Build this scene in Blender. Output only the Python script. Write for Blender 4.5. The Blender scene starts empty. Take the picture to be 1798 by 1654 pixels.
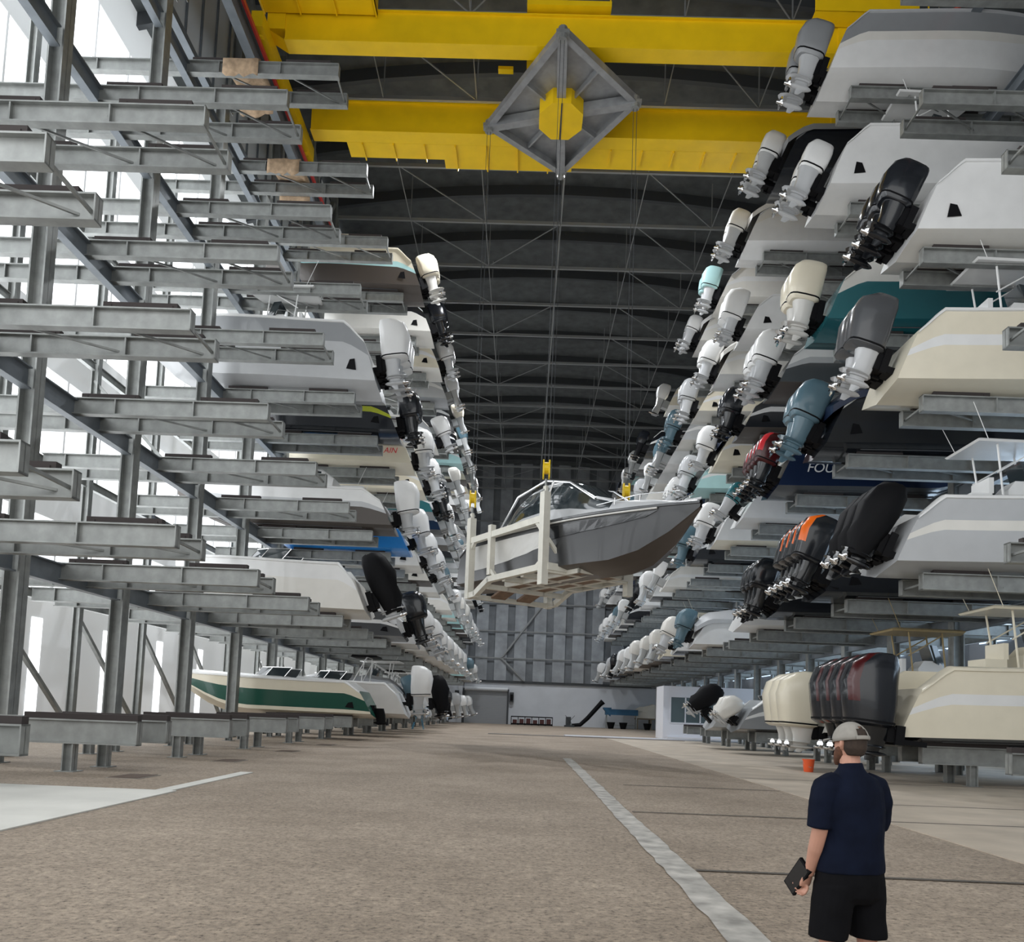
import bpy, math, random
from mathutils import Vector, Matrix
random.seed(7)
C = bpy.context.scene.collection
PI = math.pi
BAY = 5.7545

# ------------------------------------------------------------------ materials
MATS = {}
def mat(name, col, rough=.5, metal=0.0, noise=0.0, nscale=6.0, emit=0.0, bump=0.0, coat=0.0, alpha=1.0):
    if name in MATS: return MATS[name]
    m = bpy.data.materials.new(name); m.use_nodes = True
    nt = m.node_tree; b = nt.nodes['Principled BSDF']
    b.inputs['Base Color'].default_value = (*col, 1)
    b.inputs['Roughness'].default_value = rough
    b.inputs['Metallic'].default_value = metal
    if coat: b.inputs['Coat Weight'].default_value = coat
    if emit:
        b.inputs['Emission Color'].default_value = (*col, 1); b.inputs['Emission Strength'].default_value = emit
    if alpha < 1: b.inputs['Alpha'].default_value = alpha
    if noise or bump:
        tc = nt.nodes.new('ShaderNodeTexCoord'); n = nt.nodes.new('ShaderNodeTexNoise')
        n.inputs['Scale'].default_value = nscale; n.inputs['Detail'].default_value = 5
        nt.links.new(tc.outputs['Object'], n.inputs['Vector'])
        if noise:
            r = nt.nodes.new('ShaderNodeValToRGB')
            r.color_ramp.elements[0].position = .3; r.color_ramp.elements[1].position = .7
            r.color_ramp.elements[0].color = (*[max(0, c*(1-noise)) for c in col], 1)
            r.color_ramp.elements[1].color = (*[min(1, c*(1+noise)) for c in col], 1)
            nt.links.new(n.outputs['Fac'], r.inputs['Fac']); nt.links.new(r.outputs['Color'], b.inputs['Base Color'])
        if bump:
            bp = nt.nodes.new('ShaderNodeBump'); bp.inputs['Strength'].default_value = bump
            nt.links.new(n.outputs['Fac'], bp.inputs['Height']); nt.links.new(bp.outputs['Normal'], b.inputs['Normal'])
    MATS[name] = m; return m

STEEL = mat('galvanised_steel', (.30,.31,.30), .48, .45, .16, 3)
STEELB = mat('blue_grey_steel', (.21,.235,.26), .5, .35, .12, 2)
STEELD = mat('dark_steel', (.06,.065,.07), .5, .3)
ROOFST = mat('roof_steel', (.26,.27,.27), .5, .2)
BUNK = mat('bunk_carpet', (.045,.037,.036), .9)
YEL = mat('crane_yellow', (.93,.60,.003), .42, 0, .05, 1.2)
YELD = mat('hook_yellow', (.85,.58,.01), .4)
SPR = mat('spreader_grey', (.34,.35,.36), .45, .4, .15, 2)
CREAMST = mat('cream_painted_steel', (.72,.70,.62), .45, 0, .06, 3)
WOOD = mat('brown_underside', (.23,.15,.10), .7, 0, .2, 4)
CARD = mat('brown_paper', (.48,.34,.22), .8, 0, .25, 5)
RED = mat('red_rail', (.62,.05,.045), .4)
CHROME = mat('polished_metal', (.8,.8,.8), .14, 1)
GREYM = mat('grey_lower_unit', (.42,.43,.43), .35, .35)
BLACK = mat('black_gloss', (.008,.009,.011), .22, coat=.4)
BLKR = mat('black_rough', (.006,.006,.007), .6)
GLASS = mat('tinted_glass', (.03,.04,.045), .08, 0, coat=.5)
CONCW = mat('pale_concrete', (.56,.55,.52), .8, 0, .12, 1.5)

def glossy(name, col, r=.28): return mat(name, col, r, 0, .03, 2, coat=.25)
PAL = dict(
 white=glossy('gelcoat_white', (.78,.78,.77)), cream=glossy('gelcoat_cream', (.76,.70,.56)),
 offwhite=glossy('gelcoat_off_white', (.74,.72,.67)),
 grey=glossy('gelcoat_grey', (.27,.28,.29)), charcoal=mat('gelcoat_charcoal', (.03,.031,.033), .3, coat=.1), lightgrey=glossy('gelcoat_light_grey', (.48,.49,.50)),
 darkgrey=glossy('gelcoat_dark_grey', (.075,.078,.083), .22), black=glossy('gelcoat_black', (.012,.014,.018), .2),
 brown=glossy('bottom_brown', (.06,.048,.04), .5), navy=glossy('gelcoat_navy', (.012,.022,.055), .2),
 teal=glossy('gelcoat_teal', (.02,.13,.15), .25), aqua=glossy('gelcoat_aqua', (.42,.66,.66)),
 blue=glossy('gelcoat_blue', (.02,.22,.62)), green=glossy('gelcoat_green', (.008,.075,.05)),
 slate=glossy('cowl_slate_blue', (.09,.16,.20)), darkred=glossy('cowl_dark_red', (.055,.003,.004)),
 red=glossy('stripe_red', (.62,.03,.04)), orange=glossy('stripe_orange', (.9,.16,.01)),
 lime=glossy('stripe_lime', (.45,.50,.02)), silver=glossy('gelcoat_silver', (.62,.61,.58)),
 gold=glossy('canvas_tan', (.36,.27,.13), .8), pink=glossy('stripe_rose', (.6,.2,.2)),
)

# ------------------------------------------------------------------ mesh builder
class MB:
    def __init__(s): s.v = []; s.f = []; s.m = []
    def quad(s, pts, mi=0):
        n = len(s.v); s.v += [tuple(p) for p in pts]; s.f.append(tuple(range(n, n+len(pts)))); s.m.append(mi)
    def box(s, a, b, mi=0):
        x0,y0,z0 = a; x1,y1,z1 = b; n = len(s.v)
        s.v += [(x0,y0,z0),(x1,y0,z0),(x1,y1,z0),(x0,y1,z0),(x0,y0,z1),(x1,y0,z1),(x1,y1,z1),(x0,y1,z1)]
        for f in ((0,3,2,1),(4,5,6,7),(0,1,5,4),(1,2,6,5),(2,3,7,6),(3,0,4,7)):
            s.f.append(tuple(n+i for i in f)); s.m.append(mi)
    def bar(s, p, q, w, h=None, mi=0, up=(0,0,1)):
        h = h or w; p = Vector(p); q = Vector(q); d = (q-p)
        if d.length < 1e-6: return
        d.normalize(); u = Vector(up)
        if abs(d.dot(u)) > .98: u = Vector((1,0,0))
        r = d.cross(u).normalized(); u = r.cross(d).normalized(); n = len(s.v)
        for e in (p, q):
            for a, b in ((-1,-1),(1,-1),(1,1),(-1,1)): s.v.append(tuple(e + r*a*w/2 + u*b*h/2))
        for f in ((0,1,2,3),(7,6,5,4),(0,4,5,1),(1,5,6,2),(2,6,7,3),(3,7,4,0)):
            s.f.append(tuple(n+i for i in f)); s.m.append(mi)
    def loft(s, rings, mi=0, cap=True, closed=True, mfun=None):
        n0 = len(s.v); k = len(rings[0])
        for r in rings: s.v += [tuple(p) for p in r]
        for i in range(len(rings)-1):
            for j in range(k if closed else k-1):
                a = n0+i*k+j; b = n0+i*k+(j+1) % k
                s.f.append((a, b, b+k, a+k)); s.m.append(mfun(i, j) if mfun else mi)
        if cap and closed:
            s.f.append(tuple(n0+j for j in range(k))[::-1]); s.m.append(mi if not mfun else mfun(0, 0))
            e = n0+(len(rings)-1)*k
            s.f.append(tuple(e+j for j in range(k))); s.m.append(mi if not mfun else mfun(len(rings)-2, 0))
    def tube(s, pts, rad, n=8, mi=0, flat=1.0, cap=True):
        pts = [Vector(p) for p in pts]; R = rad if isinstance(rad, (list, tuple)) else [rad]*len(pts)
        rings = []; ref = None
        for i, p in enumerate(pts):
            d = (pts[min(i+1, len(pts)-1)] - pts[max(i-1, 0)]).normalized()
            if ref is None: ref = Vector((0,0,1)) if abs(d.z) < .9 else Vector((1,0,0))
            u = (ref - d*ref.dot(d)).normalized(); w = d.cross(u).normalized(); ref = u
            rr = R[i] if isinstance(R[i], (list, tuple)) else (R[i], R[i]*flat)
            rings.append([p + u*math.cos(2*PI*j/n)*rr[0] + w*math.sin(2*PI*j/n)*rr[1] for j in range(n)])
        s.loft(rings, mi, cap)
    def beam_i(s, p, q, h, fw, mi=0, t=.03, wt=.02):
        p = Vector(p); q = Vector(q)
        s.bar(p, q, wt, h-t*1.5, mi)
        d = (q-p).normalized(); r = d.cross(Vector((0,0,1))).normalized(); u = r.cross(d)
        s.bar(p+u*(h/2-t/2), q+u*(h/2-t/2), fw, t, mi); s.bar(p-u*(h/2-t/2), q-u*(h/2-t/2), fw, t, mi)
    def ibeam_v(s, x, y, z0, z1, w, mi=0, t=.04):
        s.box((x-w/2, y-t/4, z0), (x+w/2, y+t/4, z1), mi)
        s.box((x-w/2, y-w/2, z0), (x-w/2+t, y+w/2, z1), mi); s.box((x+w/2-t, y-w/2, z0), (x+w/2, y+w/2, z1), mi)
    def mesh(s, name, mats, smooth=False, sharp=35):
        me = bpy.data.meshes.new(name); me.from_pydata(s.v, [], s.f)
        for m in (mats if isinstance(mats, (list, tuple)) else [mats]): me.materials.append(m)
        me.polygons.foreach_set('material_index', s.m)
        if smooth:
            me.polygons.foreach_set('use_smooth', [True]*len(me.polygons))
            me.update()
            try: me.set_sharp_from_angle(angle=math.radians(sharp))
            except Exception: pass
        me.update(); return me
    def build(s, name, mats, parent=None, smooth=False, sharp=35):
        return link(name, s.mesh(name, mats, smooth, sharp), parent)

def link(name, me, parent=None, loc=None, rot=None, scale=None):
    o = bpy.data.objects.new(name, me); C.objects.link(o)
    if parent is not None: o.parent = parent
    if loc is not None: o.location = loc
    if rot is not None: o.rotation_euler = rot
    if scale is not None: o.scale = (scale,)*3 if not isinstance(scale, (tuple, list)) else scale
    return o
def mats_to(o, ms):
    for i, m in enumerate(ms):
        o.material_slots[i].link = 'OBJECT'; o.material_slots[i].material = m
def tag(o, label=None, cat=None, group=None, kind=None):
    if label: o['label'] = label
    if cat: o['category'] = cat
    if group: o['group'] = group
    if kind: o['kind'] = kind
    return o
def empty(name, loc=(0,0,0), rz=0):
    o = bpy.data.objects.new(name, None); C.objects.link(o); o.location = loc; o.rotation_euler = (0,0,rz)
    o.empty_display_size = .3; return o
def struct(name, mb, mats, label, cat='structure'):
    o = mb.build(name, mats); tag(o, label, cat, kind='structure'); return o

# ------------------------------------------------------------------ floor materials
def floor_mat():
    m = bpy.data.materials.new('gravelly_concrete'); m.use_nodes = True; nt = m.node_tree; b = nt.nodes['Principled BSDF']
    tc = nt.nodes.new('ShaderNodeTexCoord')
    def noise(sc, det=4, rough=.6):
        n = nt.nodes.new('ShaderNodeTexNoise'); n.inputs['Scale'].default_value = sc; n.inputs['Detail'].default_value = det
        n.inputs['Roughness'].default_value = rough; nt.links.new(tc.outputs['Object'], n.inputs['Vector']); return n
    def ramp(src, stops):
        r = nt.nodes.new('ShaderNodeValToRGB'); cr = r.color_ramp
        while len(cr.elements) < len(stops): cr.elements.new(.5)
        for e, (p, c) in zip(cr.elements, stops): e.position = p; e.color = (*c, 1)
        nt.links.new(src.outputs['Fac'], r.inputs['Fac']); return r
    base = ramp(noise(.35, 3), [(.3, (.285,.225,.168)), (.7, (.42,.34,.262))])
    speck = ramp(noise(17, 7, .8), [(.36, (.2,.19,.18)), (.47, (.85,.85,.85)), (.56, (1,1,1)), (.68, (1.5,1.45,1.35))])
    mid = ramp(noise(5, 6, .7), [(.3, (.72,.72,.72)), (.7, (1.18,1.18,1.18))])
    def mul(a, c):
        x = nt.nodes.new('ShaderNodeMix'); x.data_type = 'RGBA'; x.blend_type = 'MULTIPLY'; x.inputs[0].default_value = 1
        nt.links.new(a.outputs[2] if a.bl_idname == 'ShaderNodeMix' else a.outputs['Color'], x.inputs[6]); nt.links.new(c.outputs['Color'], x.inputs[7]); return x
    z = mul(mul(base, speck), mid)
    nt.links.new(z.outputs[2], b.inputs['Base Color']); b.inputs['Roughness'].default_value = .78
    bp = nt.nodes.new('ShaderNodeBump'); bp.inputs['Strength'].default_value = .35; bp.inputs['Distance'].default_value = .02
    nt.links.new(noise(26, 6, .75).outputs['Fac'], bp.inputs['Height']); nt.links.new(bp.outputs['Normal'], b.inputs['Normal'])
    return m

YW = 117.0
ZR = 34.2
# ------------------------------------------------------------------ setting
f = MB(); f.box((-21,-6,-.3), (25,YW+1,0)); struct('floor', f, floor_mat(), 'tan speckled concrete aisle floor running to the far wall')
# smoother slabs
SLAB = mat('smooth_slab', (.46,.39,.31), .6, 0, .18, .8)
m_ = MB(); m_.box((6.55,1,0.0), (25,66,.012)); struct('trim_slab', m_, SLAB, 'smoother pale concrete slab on the right under the rack')
m_ = MB(); n0 = 90
ys = [3+i*(31.6-3)/n0 for i in range(n0+1)]
la = [(1.66+random.uniform(-.02,.02), y, .014) for y in ys]; lb = [(2.0+random.uniform(-.02,.02), y, .014) for y in ys]
m_.loft([lb, la], closed=False, cap=False)
STR = mat('worn_white_paint', (.40,.38,.345), .7, 0, .4, 3.5)
struct('trim_stripe', m_, STR, 'worn white painted guide strip along the right side of the aisle')
m_ = MB(); m_.box((-6.75,15.1,0), (-6.45,19.7,.02)); m_.box((-12,4,0), (-6.35,15.1,.02)); struct('trim_curb', m_, mat('white_slab', (.66,.65,.60), .7, 0, .08, 1), 'white concrete slab edge on the left of the aisle')
m_ = MB()
for x0, x1, y in ((2.05,25,14.7),(2.03,25,9.28),(2.6,6.5,20.4),(6.6,25,17.9),(6.6,25,24.4)):
    m_.box((x0,y-.035,.013), (x1,y+.035,.016))
struct('trim_joints', m_, mat('joint_dark', (.10,.088,.075), .9), 'dark concrete expansion joints crossing the right of the floor')
for k in range(6):
    m_ = MB(); y = 17.6+5.78*k
    m_.box((-8.67,y-.5,.0), (-8.05,y+.5,.02)); m_.box((-8.72,y-.55,.0), (-8.0,y+.55,.012), 1)
    o = m_.build('floor_hatch', [mat('hatch_brown', (.11,.075,.055), .7, 0, .2, 4), mat('hatch_frame', (.3,.27,.23), .7)])
    tag(o, ['brown steel floor hatch on the left, nearest the camera','second brown floor hatch from the camera on the left','third brown floor hatch from the camera on the left','fourth brown floor hatch along the left rack','fifth brown floor hatch along the left rack','sixth and farthest brown floor hatch along the left rack'][k], 'hatch', 'hatches in the floor along the left rack')

# far wall
WLW = mat('white_wall_panel', (.58,.60,.63), .6, 0, .05, .5)
m_ = MB(); m_.box((-21,YW,0), (25,YW+.3,5.9)); m_.box((-21,YW-.25,5.9), (25,YW+.3,6.25), 1)
m_.box((-9.2,YW-.5,0), (-8.6,YW,5.9)); 
struct('wall_back', m_, [WLW, STEELD], 'white lower end wall with a dark ledge at the far end')
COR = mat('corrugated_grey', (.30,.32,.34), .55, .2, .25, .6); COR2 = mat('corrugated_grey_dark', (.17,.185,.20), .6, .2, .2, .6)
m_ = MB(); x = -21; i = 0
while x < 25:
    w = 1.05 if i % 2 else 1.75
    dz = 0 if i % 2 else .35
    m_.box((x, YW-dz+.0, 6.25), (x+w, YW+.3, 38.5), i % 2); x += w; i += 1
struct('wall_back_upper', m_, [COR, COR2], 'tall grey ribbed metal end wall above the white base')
m_ = MB()
for z in (9.5, 13.4, 17.5, 21.5, 25.5, 29.5): m_.bar((-21,YW-.5,z), (25,YW-.5,z), .15)
m_.bar((-3.2,YW-.55,9.5), (2.6,YW-.55,17.5), .22)
m_.bar((-3.2,YW-.55,9.5), (.2,YW-.55,6.3), .22)
struct('trim_girts', m_, ROOFST, 'thin horizontal rails and a diagonal brace on the far end wall')
# left wall with translucent strips
PALE_GLOW = mat('pale_wall_panel_glow', (.74,.75,.75), .6, emit=.22)  # emission stands in for window light on the wall; panels are no lamp
TRANS = mat('translucent_daylight_panel', (.93,.96,1.0), .5, emit=1.7)
XL = -20.4
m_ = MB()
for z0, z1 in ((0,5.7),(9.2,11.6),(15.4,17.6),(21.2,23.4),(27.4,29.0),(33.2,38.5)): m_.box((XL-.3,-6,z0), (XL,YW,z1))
struct('wall_left', m_, PALE_GLOW, 'pale metal side wall on the left behind the rack')
for i, (z0, z1) in enumerate(((5.7,9.2),(11.6,15.4),(17.6,21.2),(23.4,27.4),(29.0,33.2))):
    m_ = MB(); m_.quad([(XL-.1,-6,z0),(XL-.1,-6,z1),(XL-.1,YW,z1),(XL-.1,YW,z0)])
    y = -6
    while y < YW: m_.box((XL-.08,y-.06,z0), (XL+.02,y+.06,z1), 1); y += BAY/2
    struct('window_%d' % (i+1), m_, [TRANS, PALE_GLOW], 'bright translucent daylight strip in the left wall')
m_ = MB()
for k in range(0, 20):
    y = 20.9 + BAY*k + 1.0
    m_.quad([(XL+.02,y-.38,.6),(XL+.02,y+.38,.6),(XL+.02,y+.38,4.9),(XL+.02,y-.38,4.9)])
struct('window_6', m_, mat('daylight_slot', (.93,.96,1.0), .5, emit=2.2), 'narrow bright window slots low in the left wall')
m_ = MB(); m_.box((25,-6,0), (25.3,YW,38.5)); struct('wall_right', m_, mat('right_wall', (.22,.23,.25), .7, 0, .1, .5), 'grey side wall behind the right rack')
m_ = MB()
for k in range(20):
    y = 20 + BAY*k; m_.box((24.9,y-1.4,6.4), (24.98,y+1.4,9.0))
struct('window_7', m_, mat('daylight_blue', (.62,.80,1.0), .5, emit=1.3), 'pale blue window panes in the right side wall')
# roof: low arch, dark insulation
ROOF = mat('dark_roof_insulation', (.075,.082,.083), .6, 0, .3, 1.3, bump=.3)
def roofz(x): return 38.3 - 2.6*((x-1.5)/22)**2
m_ = MB(); xs = [-21+i*46/12 for i in range(13)]
for a, b in zip(xs, xs[1:]):
    m_.quad([(a,-6,roofz(a)),(b,-6,roofz(b)),(b,YW+.3,roofz(b)),(a,YW+.3,roofz(a))])
    m_.quad([(a,-6,roofz(a)+.2),(a,YW+.3,roofz(a)+.2),(b,YW+.3,roofz(b)+.2),(b,-6,roofz(b)+.2)])
struct('ceiling', m_, ROOF, 'dark insulated roof of the boat shed')
m_ = MB()
y = 3.0
while y < YW:
    for a, b in zip(xs, xs[1:]): m_.bar((a,y+2.6,roofz(a)-.35), (b,y+2.6,roofz(b)-.35), .3, .7)
    y += 5.35
struct('trim_rafters', m_, STEELD, 'dark arched roof rafters')
m_ = MB(); m2 = MB(); y = 3.4; i = 0
while y < YW:
    m_.bar((-14,y,ZR), (24,y,ZR), .16, .2); 
    for xx in (-8.6,-3.6,1.4,6.4,11.4): m_.bar((xx,y,ZR), (xx,y,roofz(xx)-.5), .06)
    for xx in (-8.6, 6.4):
        m2.bar((xx,y,ZR), (xx+5,y+5.35,ZR), .06)
    if i % 2: m2.bar((1.4,y,ZR), (-3.6,y+5.35,ZR), .05)
    y += 5.35; i += 1
for xx in (-8.6,-3.6,1.4,6.4,11.4): m2.bar((xx,-5,ZR), (xx,YW,ZR), .1 if xx == 1.4 else .05)
struct('trim_purlins', m_, ROOFST, 'straight grey roof struts across the shed')
struct('trim_bracing', m2, ROOFST, 'long thin roof rods and diagonal cross bracing')
# clerestory fascia above the left rack and crane runway
m_ = MB(); m_.box((-14.9,-6,28.4), (-14.6,YW,36.6)); m_.box((-15.0,-6,28.2), (-14.5,YW,28.5), 1)
y = 0
while y < YW: m_.box((-14.58,y,28.5), (-14.5,y+.06,36.4), 1); y += 1.45
struct('trim_fascia', m_, [mat('fascia_white', (.70,.72,.72), .6, 0, .04, .4), STEELB], 'off-white metal fascia above the left rack')

m_ = MB()
for k in range(-1, 18):
    y = 27.9 + BAY*(k-2)
    m_.ibeam_v(-13.6, y, 27.6, 35.2, .42); m_.bar((-13.6,y+.2,34.6), (-13.6,y+2.9,31.4), .3, .3)
    m_.bar((-13.6,y-.2,34.6), (-13.6,y-2.6,31.4), .3, .3)
struct('trim_runway_posts', m_, STEEL, 'grey crane runway posts with knee braces at upper left')
for sx, nm, lab in ((-12.75,'left','crane runway beam with a red conductor rail along the left rack'),(16.6,'right','crane runway beam high along the right rack')):
    root = empty('crane_runway', (sx,0,0)); tag(root, lab, 'crane rail')
    b_ = MB(); b_.beam_i((0,-5,30.0), (0,YW-1,30.0), 1.1, .4); b_.build('runway_beam', [STEELB], root)
    b_ = MB(); s_ = .28 if sx < 0 else -.28
    b_.bar((s_,-5,30.35), (s_,YW-1,30.35), .10, .22); o = b_.build('conductor_rail', [RED], root); o['label'] = 'red conductor rail'
    b_ = MB(); b_.bar((0,-5,30.62), (0,YW-1,30.62), .1, .12); b_.build('crane_rail', [STEELD], root)

# ------------------------------------------------------------------ racks
LZ = [1.05,5.43,10.54,15.56,20.63,26.39]; RZ = [1.05,6.19,11.79,16.57,21.86,26.67]
def arm_mesh(L, h, stiff=True):
    m = MB(); m.beam_i((0,0,0), (-L,0,0), h, .26, 0, .035, .03)
    m.box((-.03,-.13,-h/2), (0,.13,h/2), 0)
    x = 2.3
    while stiff and x < L: m.box((-x-.02,-.12,-h/2), (-x+.02,.12,h/2), 0); x += 2.4
    return m.mesh('support_arm', [STEEL])
def bunk_mesh():
    m = MB()
    x0, x1 = .35, 2.1
    m.box((-x1,-.09,.0), (-x0,.09,.13)); m.box((-x1+.1,-.11,-.02), (-x1+.2,.11,.06)); m.box((-x0-.2,-.11,-.02), (-x0-.1,.11,.06))
    return m.mesh('bunk_pad', [BUNK])
def bunk0_mesh():
    m = MB(); m.box((-2.6,-.1,.0), (-.02,.1,.14)); return m.mesh('bunk_pad', [BUNK])
ARM = arm_mesh(10.4, .52); BP = bunk_mesh(); ARM0 = arm_mesh(4.8, .55, False); BP0 = bunk0_mesh()
lm = MB(); lm.ibeam_v(0,0,.03,1.0,.24,0,.03); lm.box((-.22,-.22,0), (.22,.22,.03)); LEG = lm.mesh('leg', [STEEL])
# column: from floor to top
cm = MB(); cm.ibeam_v(0,0,0,28.0,.46,0,.05); COL = cm.mesh('column', [STEEL])
cm = MB(); cm.ibeam_v(0,0,0,28.0,.3,0,.04); RCOL = cm.mesh('rear_column', [STEEL])
gm = MB(); gm.beam_i((0,.24,0), (0,BAY-.24,0), .62, .28, 0, .04, .04); GIR = gm.mesh('longitudinal_beam', [STEELB])
rm = MB(); rm.beam_i((0,.24,0), (0,BAY-.24,0), .34, .2, 0, .03, .03); RGIR = rm.mesh('rear_beam', [STEEL])
def tie(g):
    m = MB(); m.bar((-.12,0,-.05), (-.12,g,-.05), .06, .06); m.bar((-2.4,.0,.0), (-.35,g,-.1), .05, .05); m.bar((-5.0,0,0), (-2.5,g,-.1), .05, .05)
    return m.mesh('tie_rod', [STEEL])
TIE = {-1: tie(1.52), 1: tie(1.33)}
bm_ = MB(); bm_.bar((0,.24,4.8), (0,BAY-.3,.6), .16, .16); BRACE = bm_.mesh('brace', [STEEL])
bm_ = MB(); bm_.bar((0,0,0), (-4.4,0,4.6), .12, .12); BRACE2 = bm_.mesh('brace', [STEEL])
ORD = ['first','second','third','fourth','fifth','sixth','seventh','eighth','ninth','tenth','eleventh','twelfth','thirteenth','fourteenth','fifteenth','sixteenth','seventeenth','eighteenth']
def rack_bay(side, k):
    left = side < 0
    y0 = (18.25 if left else 19.0) + BAY*k; g = 1.52 if left else 1.33
    xt = 8.04 if left else 12.1; xc = 14.06 if left else 18.2; xr = 18.7 if left else 23.0
    # local frame: +x points to the aisle on the left rack; the right rack is rotated by 180 degrees
    root = empty('boat_rack', (side*xc, y0, 0), 0 if left else PI)
    n = k+2 if left else k
    tag(root, 'grey steel cantilever rack bay, %s row, %s from the camera' % ('left' if left else 'right', ORD[max(0, n-1)]), 'rack', 'boat rack bays of the %s row' % ('left' if left else 'right'))
    s = 1 if left else -1
    link('column', COL, root, (0, s*(-2.1), 0)); link('rear_column', RCOL, root, (-(xr-xc), s*(-2.1), 0))
    Z = LZ if left else RZ
    for l in range(6):
        if not left and l == 0 and k >= 8: continue
        tipx = (xc-8.6 if left else xc-xt) if l == 0 else xc-xt
        for j, yy in enumerate((0, g)):
            if l == 0:
                a = link('support_arm', ARM0, root, (tipx, s*yy, Z[0]-.15)); link('bunk_pad', BP0, a, (0,0,.27))
                for q in (1.55, 4.2): link('leg', LEG, root, (tipx-q, s*yy, 0), scale=(1,1,.62))
            else:
                a = link('support_arm', ARM, root, (tipx, s*yy, Z[l])); link('bunk_pad', BP, a, (0,0,.26)); link('bunk_pad', BP, a, (-3.65,0,.26))
        if l: 
            link('longitudinal_beam', GIR, root, (0, s*(-2.1) if left else s*(-2.1)-BAY, Z[l]-.1))
            link('rear_beam', RGIR, root, (-(xr-xc), s*(-2.1) if left else s*(-2.1)-BAY, Z[l]+.1))
            link('tie_rod', TIE[side], root, (tipx, 0 if left else -g, Z[l]))
    if left:
        link('brace', BRACE, root, (-(xr-xc), -2.1, 0)); 
        if k % 3 == 0: link('brace', BRACE2, root, (-.3, -2.1, Z[2]))
    return root
for k in range(-1, 17): rack_bay(-1, k)
for k in range(0, 17): rack_bay(1, k)

# ------------------------------------------------------------------ boats
RISE = .20; RAKE = .62
def hull_stations(L, B, H, n=15):
    rake = RAKE
    st = []
    for t in ([0, .03, .075, .12] + [.12+.88*i/(n-4) for i in range(1, n-3)] if n < 30 else [i/(n-1) for i in range(n)]):
        b = B/2*(.93+.07*min(1, t/.35))*(1-max(0, (t-.42)/.58)**2.3); b = max(b, .035)
        zs = H*(1+RISE*max(0, t-.15)**1.6)*(1-.30*max(0, 1-t/.12)**1.5 if n < 30 else 1); u = max(0, (t-rake)/(1-rake)); zk = u**2.1*H*.93
        bc = b*(.87-.42*u); zc = zk+(.26+.12*t)*(1-u)*H*.5+u*(zs-zk)*.30
        st.append((L*t, b, bc, zk, zc, zs))
    return st
def hull_mesh(L, B, H, name='hull'):
    m = MB(); st = hull_stations(L, B, H); rings = []
    for x, b, bc, zk, zc, zs in st:
        def lp(t): # topside interpolation with a little flare
            return (bc+.05+(b-bc-.05)*(t**.8), zc+.02+(zs-zc-.02)*t)
        half = [(0,zk), (bc*.45, zk+(zc-zk)*.47), (bc*.5, zk+(zc-zk)*.49), (bc,zc), (min(bc+.06, b+.03),zc+.02), lp(.12), lp(.5), lp(.66), lp(.84), (b,zs), (b+.05,zs+.02), (b+.05,zs+.1), (b+.0,zs+.13), (max(b-.22,.01),zs+.16)]
        rk = lambda z: max(0, 1-x/(L*.12))*(.95*(max(0, z)/H)**1.2-.25)
        rings.append([(x+rk(z), y, z) for y, z in half[::-1]] + [(x+rk(z), -y, z) for y, z in half[1:]])
    NM = [0,0,0,0,1,2,3,4,4,5,5,5,5]   # strip -> material: bottom, boot, topside, stripe, upper, rail
    def mf(i, j):
        jj = 12-j if j < 13 else j-13
        return NM[jj]
    m.loft(rings, closed=False, cap=False, mfun=mf)
    # transom
    r = rings[0]; hi = [p for p in r]
    m.quad(hi[::-1], 2)
    return m.mesh(name, [PAL['white']]*6, True, 28)
def deck_mesh(L, B, H, cockpit=.42):
    m = MB(); st = hull_stations(L, B, H); rings = []
    for x0_, b, bc, zk, zc, zs in st:
        bi = max(b-.22, .01); z = zs+.16; x = x0_+max(0, 1-x0_/(L*.12))*(.95*(z/H)**1.2-.25)
        if x/L < cockpit and x > .01: r = [(x,bi,z),(x,bi*.9,z),(x,bi*.88,z-.6),(x,0,z-.6),(x,-bi*.88,z-.6),(x,-bi*.9,z),(x,-bi,z)]
        else: r = [(x,bi,z),(x,bi*.9,z+.02),(x,bi*.85,z+.04),(x,0,z+.09),(x,-bi*.85,z+.04),(x,-bi*.9,z+.02),(x,-bi,z)]
        rings.append(r)
    m.loft(rings[::-1], closed=False, cap=False)
    return m.mesh('deck', [PAL['white']], True, 30)
def cabin_mesh(L, B, H, x0, x1, hh, wf=.74):
    m = MB(); rings = []; N = 11
    for i in range(N):
        t = i/(N-1); x = L*(x0+(x1-x0)*t)
        e = (math.sin(PI*min(1, (t+.18)))**.0 if False else 1)
        prof = 1 if t < .45 else max(.03, 1-((t-.45)/.55)**1.5)
        prof = min(prof, .55+t*4)
        w = B/2*wf*(1-.35*max(0, t-.4)/.6); h = hh*prof; zb = H*(1+.12*(x/L))+.1
        half = [(w,zb-.1),(w*.98,zb+h*.28),(w*.84,zb+h*.8),(w*.7,zb+h*.95),(0,zb+h*1.02)]
        rings.append([(x,y,z) for y, z in half]+[(x,-y,z) for y, z in half[::-1][1:]])
    m.loft(rings, closed=False, cap=False, mfun=lambda i, j: 1 if j in (1, 6) and 1 <= i <= 8 and i not in (4,) else (1 if i >= 6 and j in (2,3,4,5) and i <= 8 else 0))
    m.quad(rings[0][::-1], 0)
    return m.mesh('cabin', [PAL['white'], GLASS], True, 40)
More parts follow.
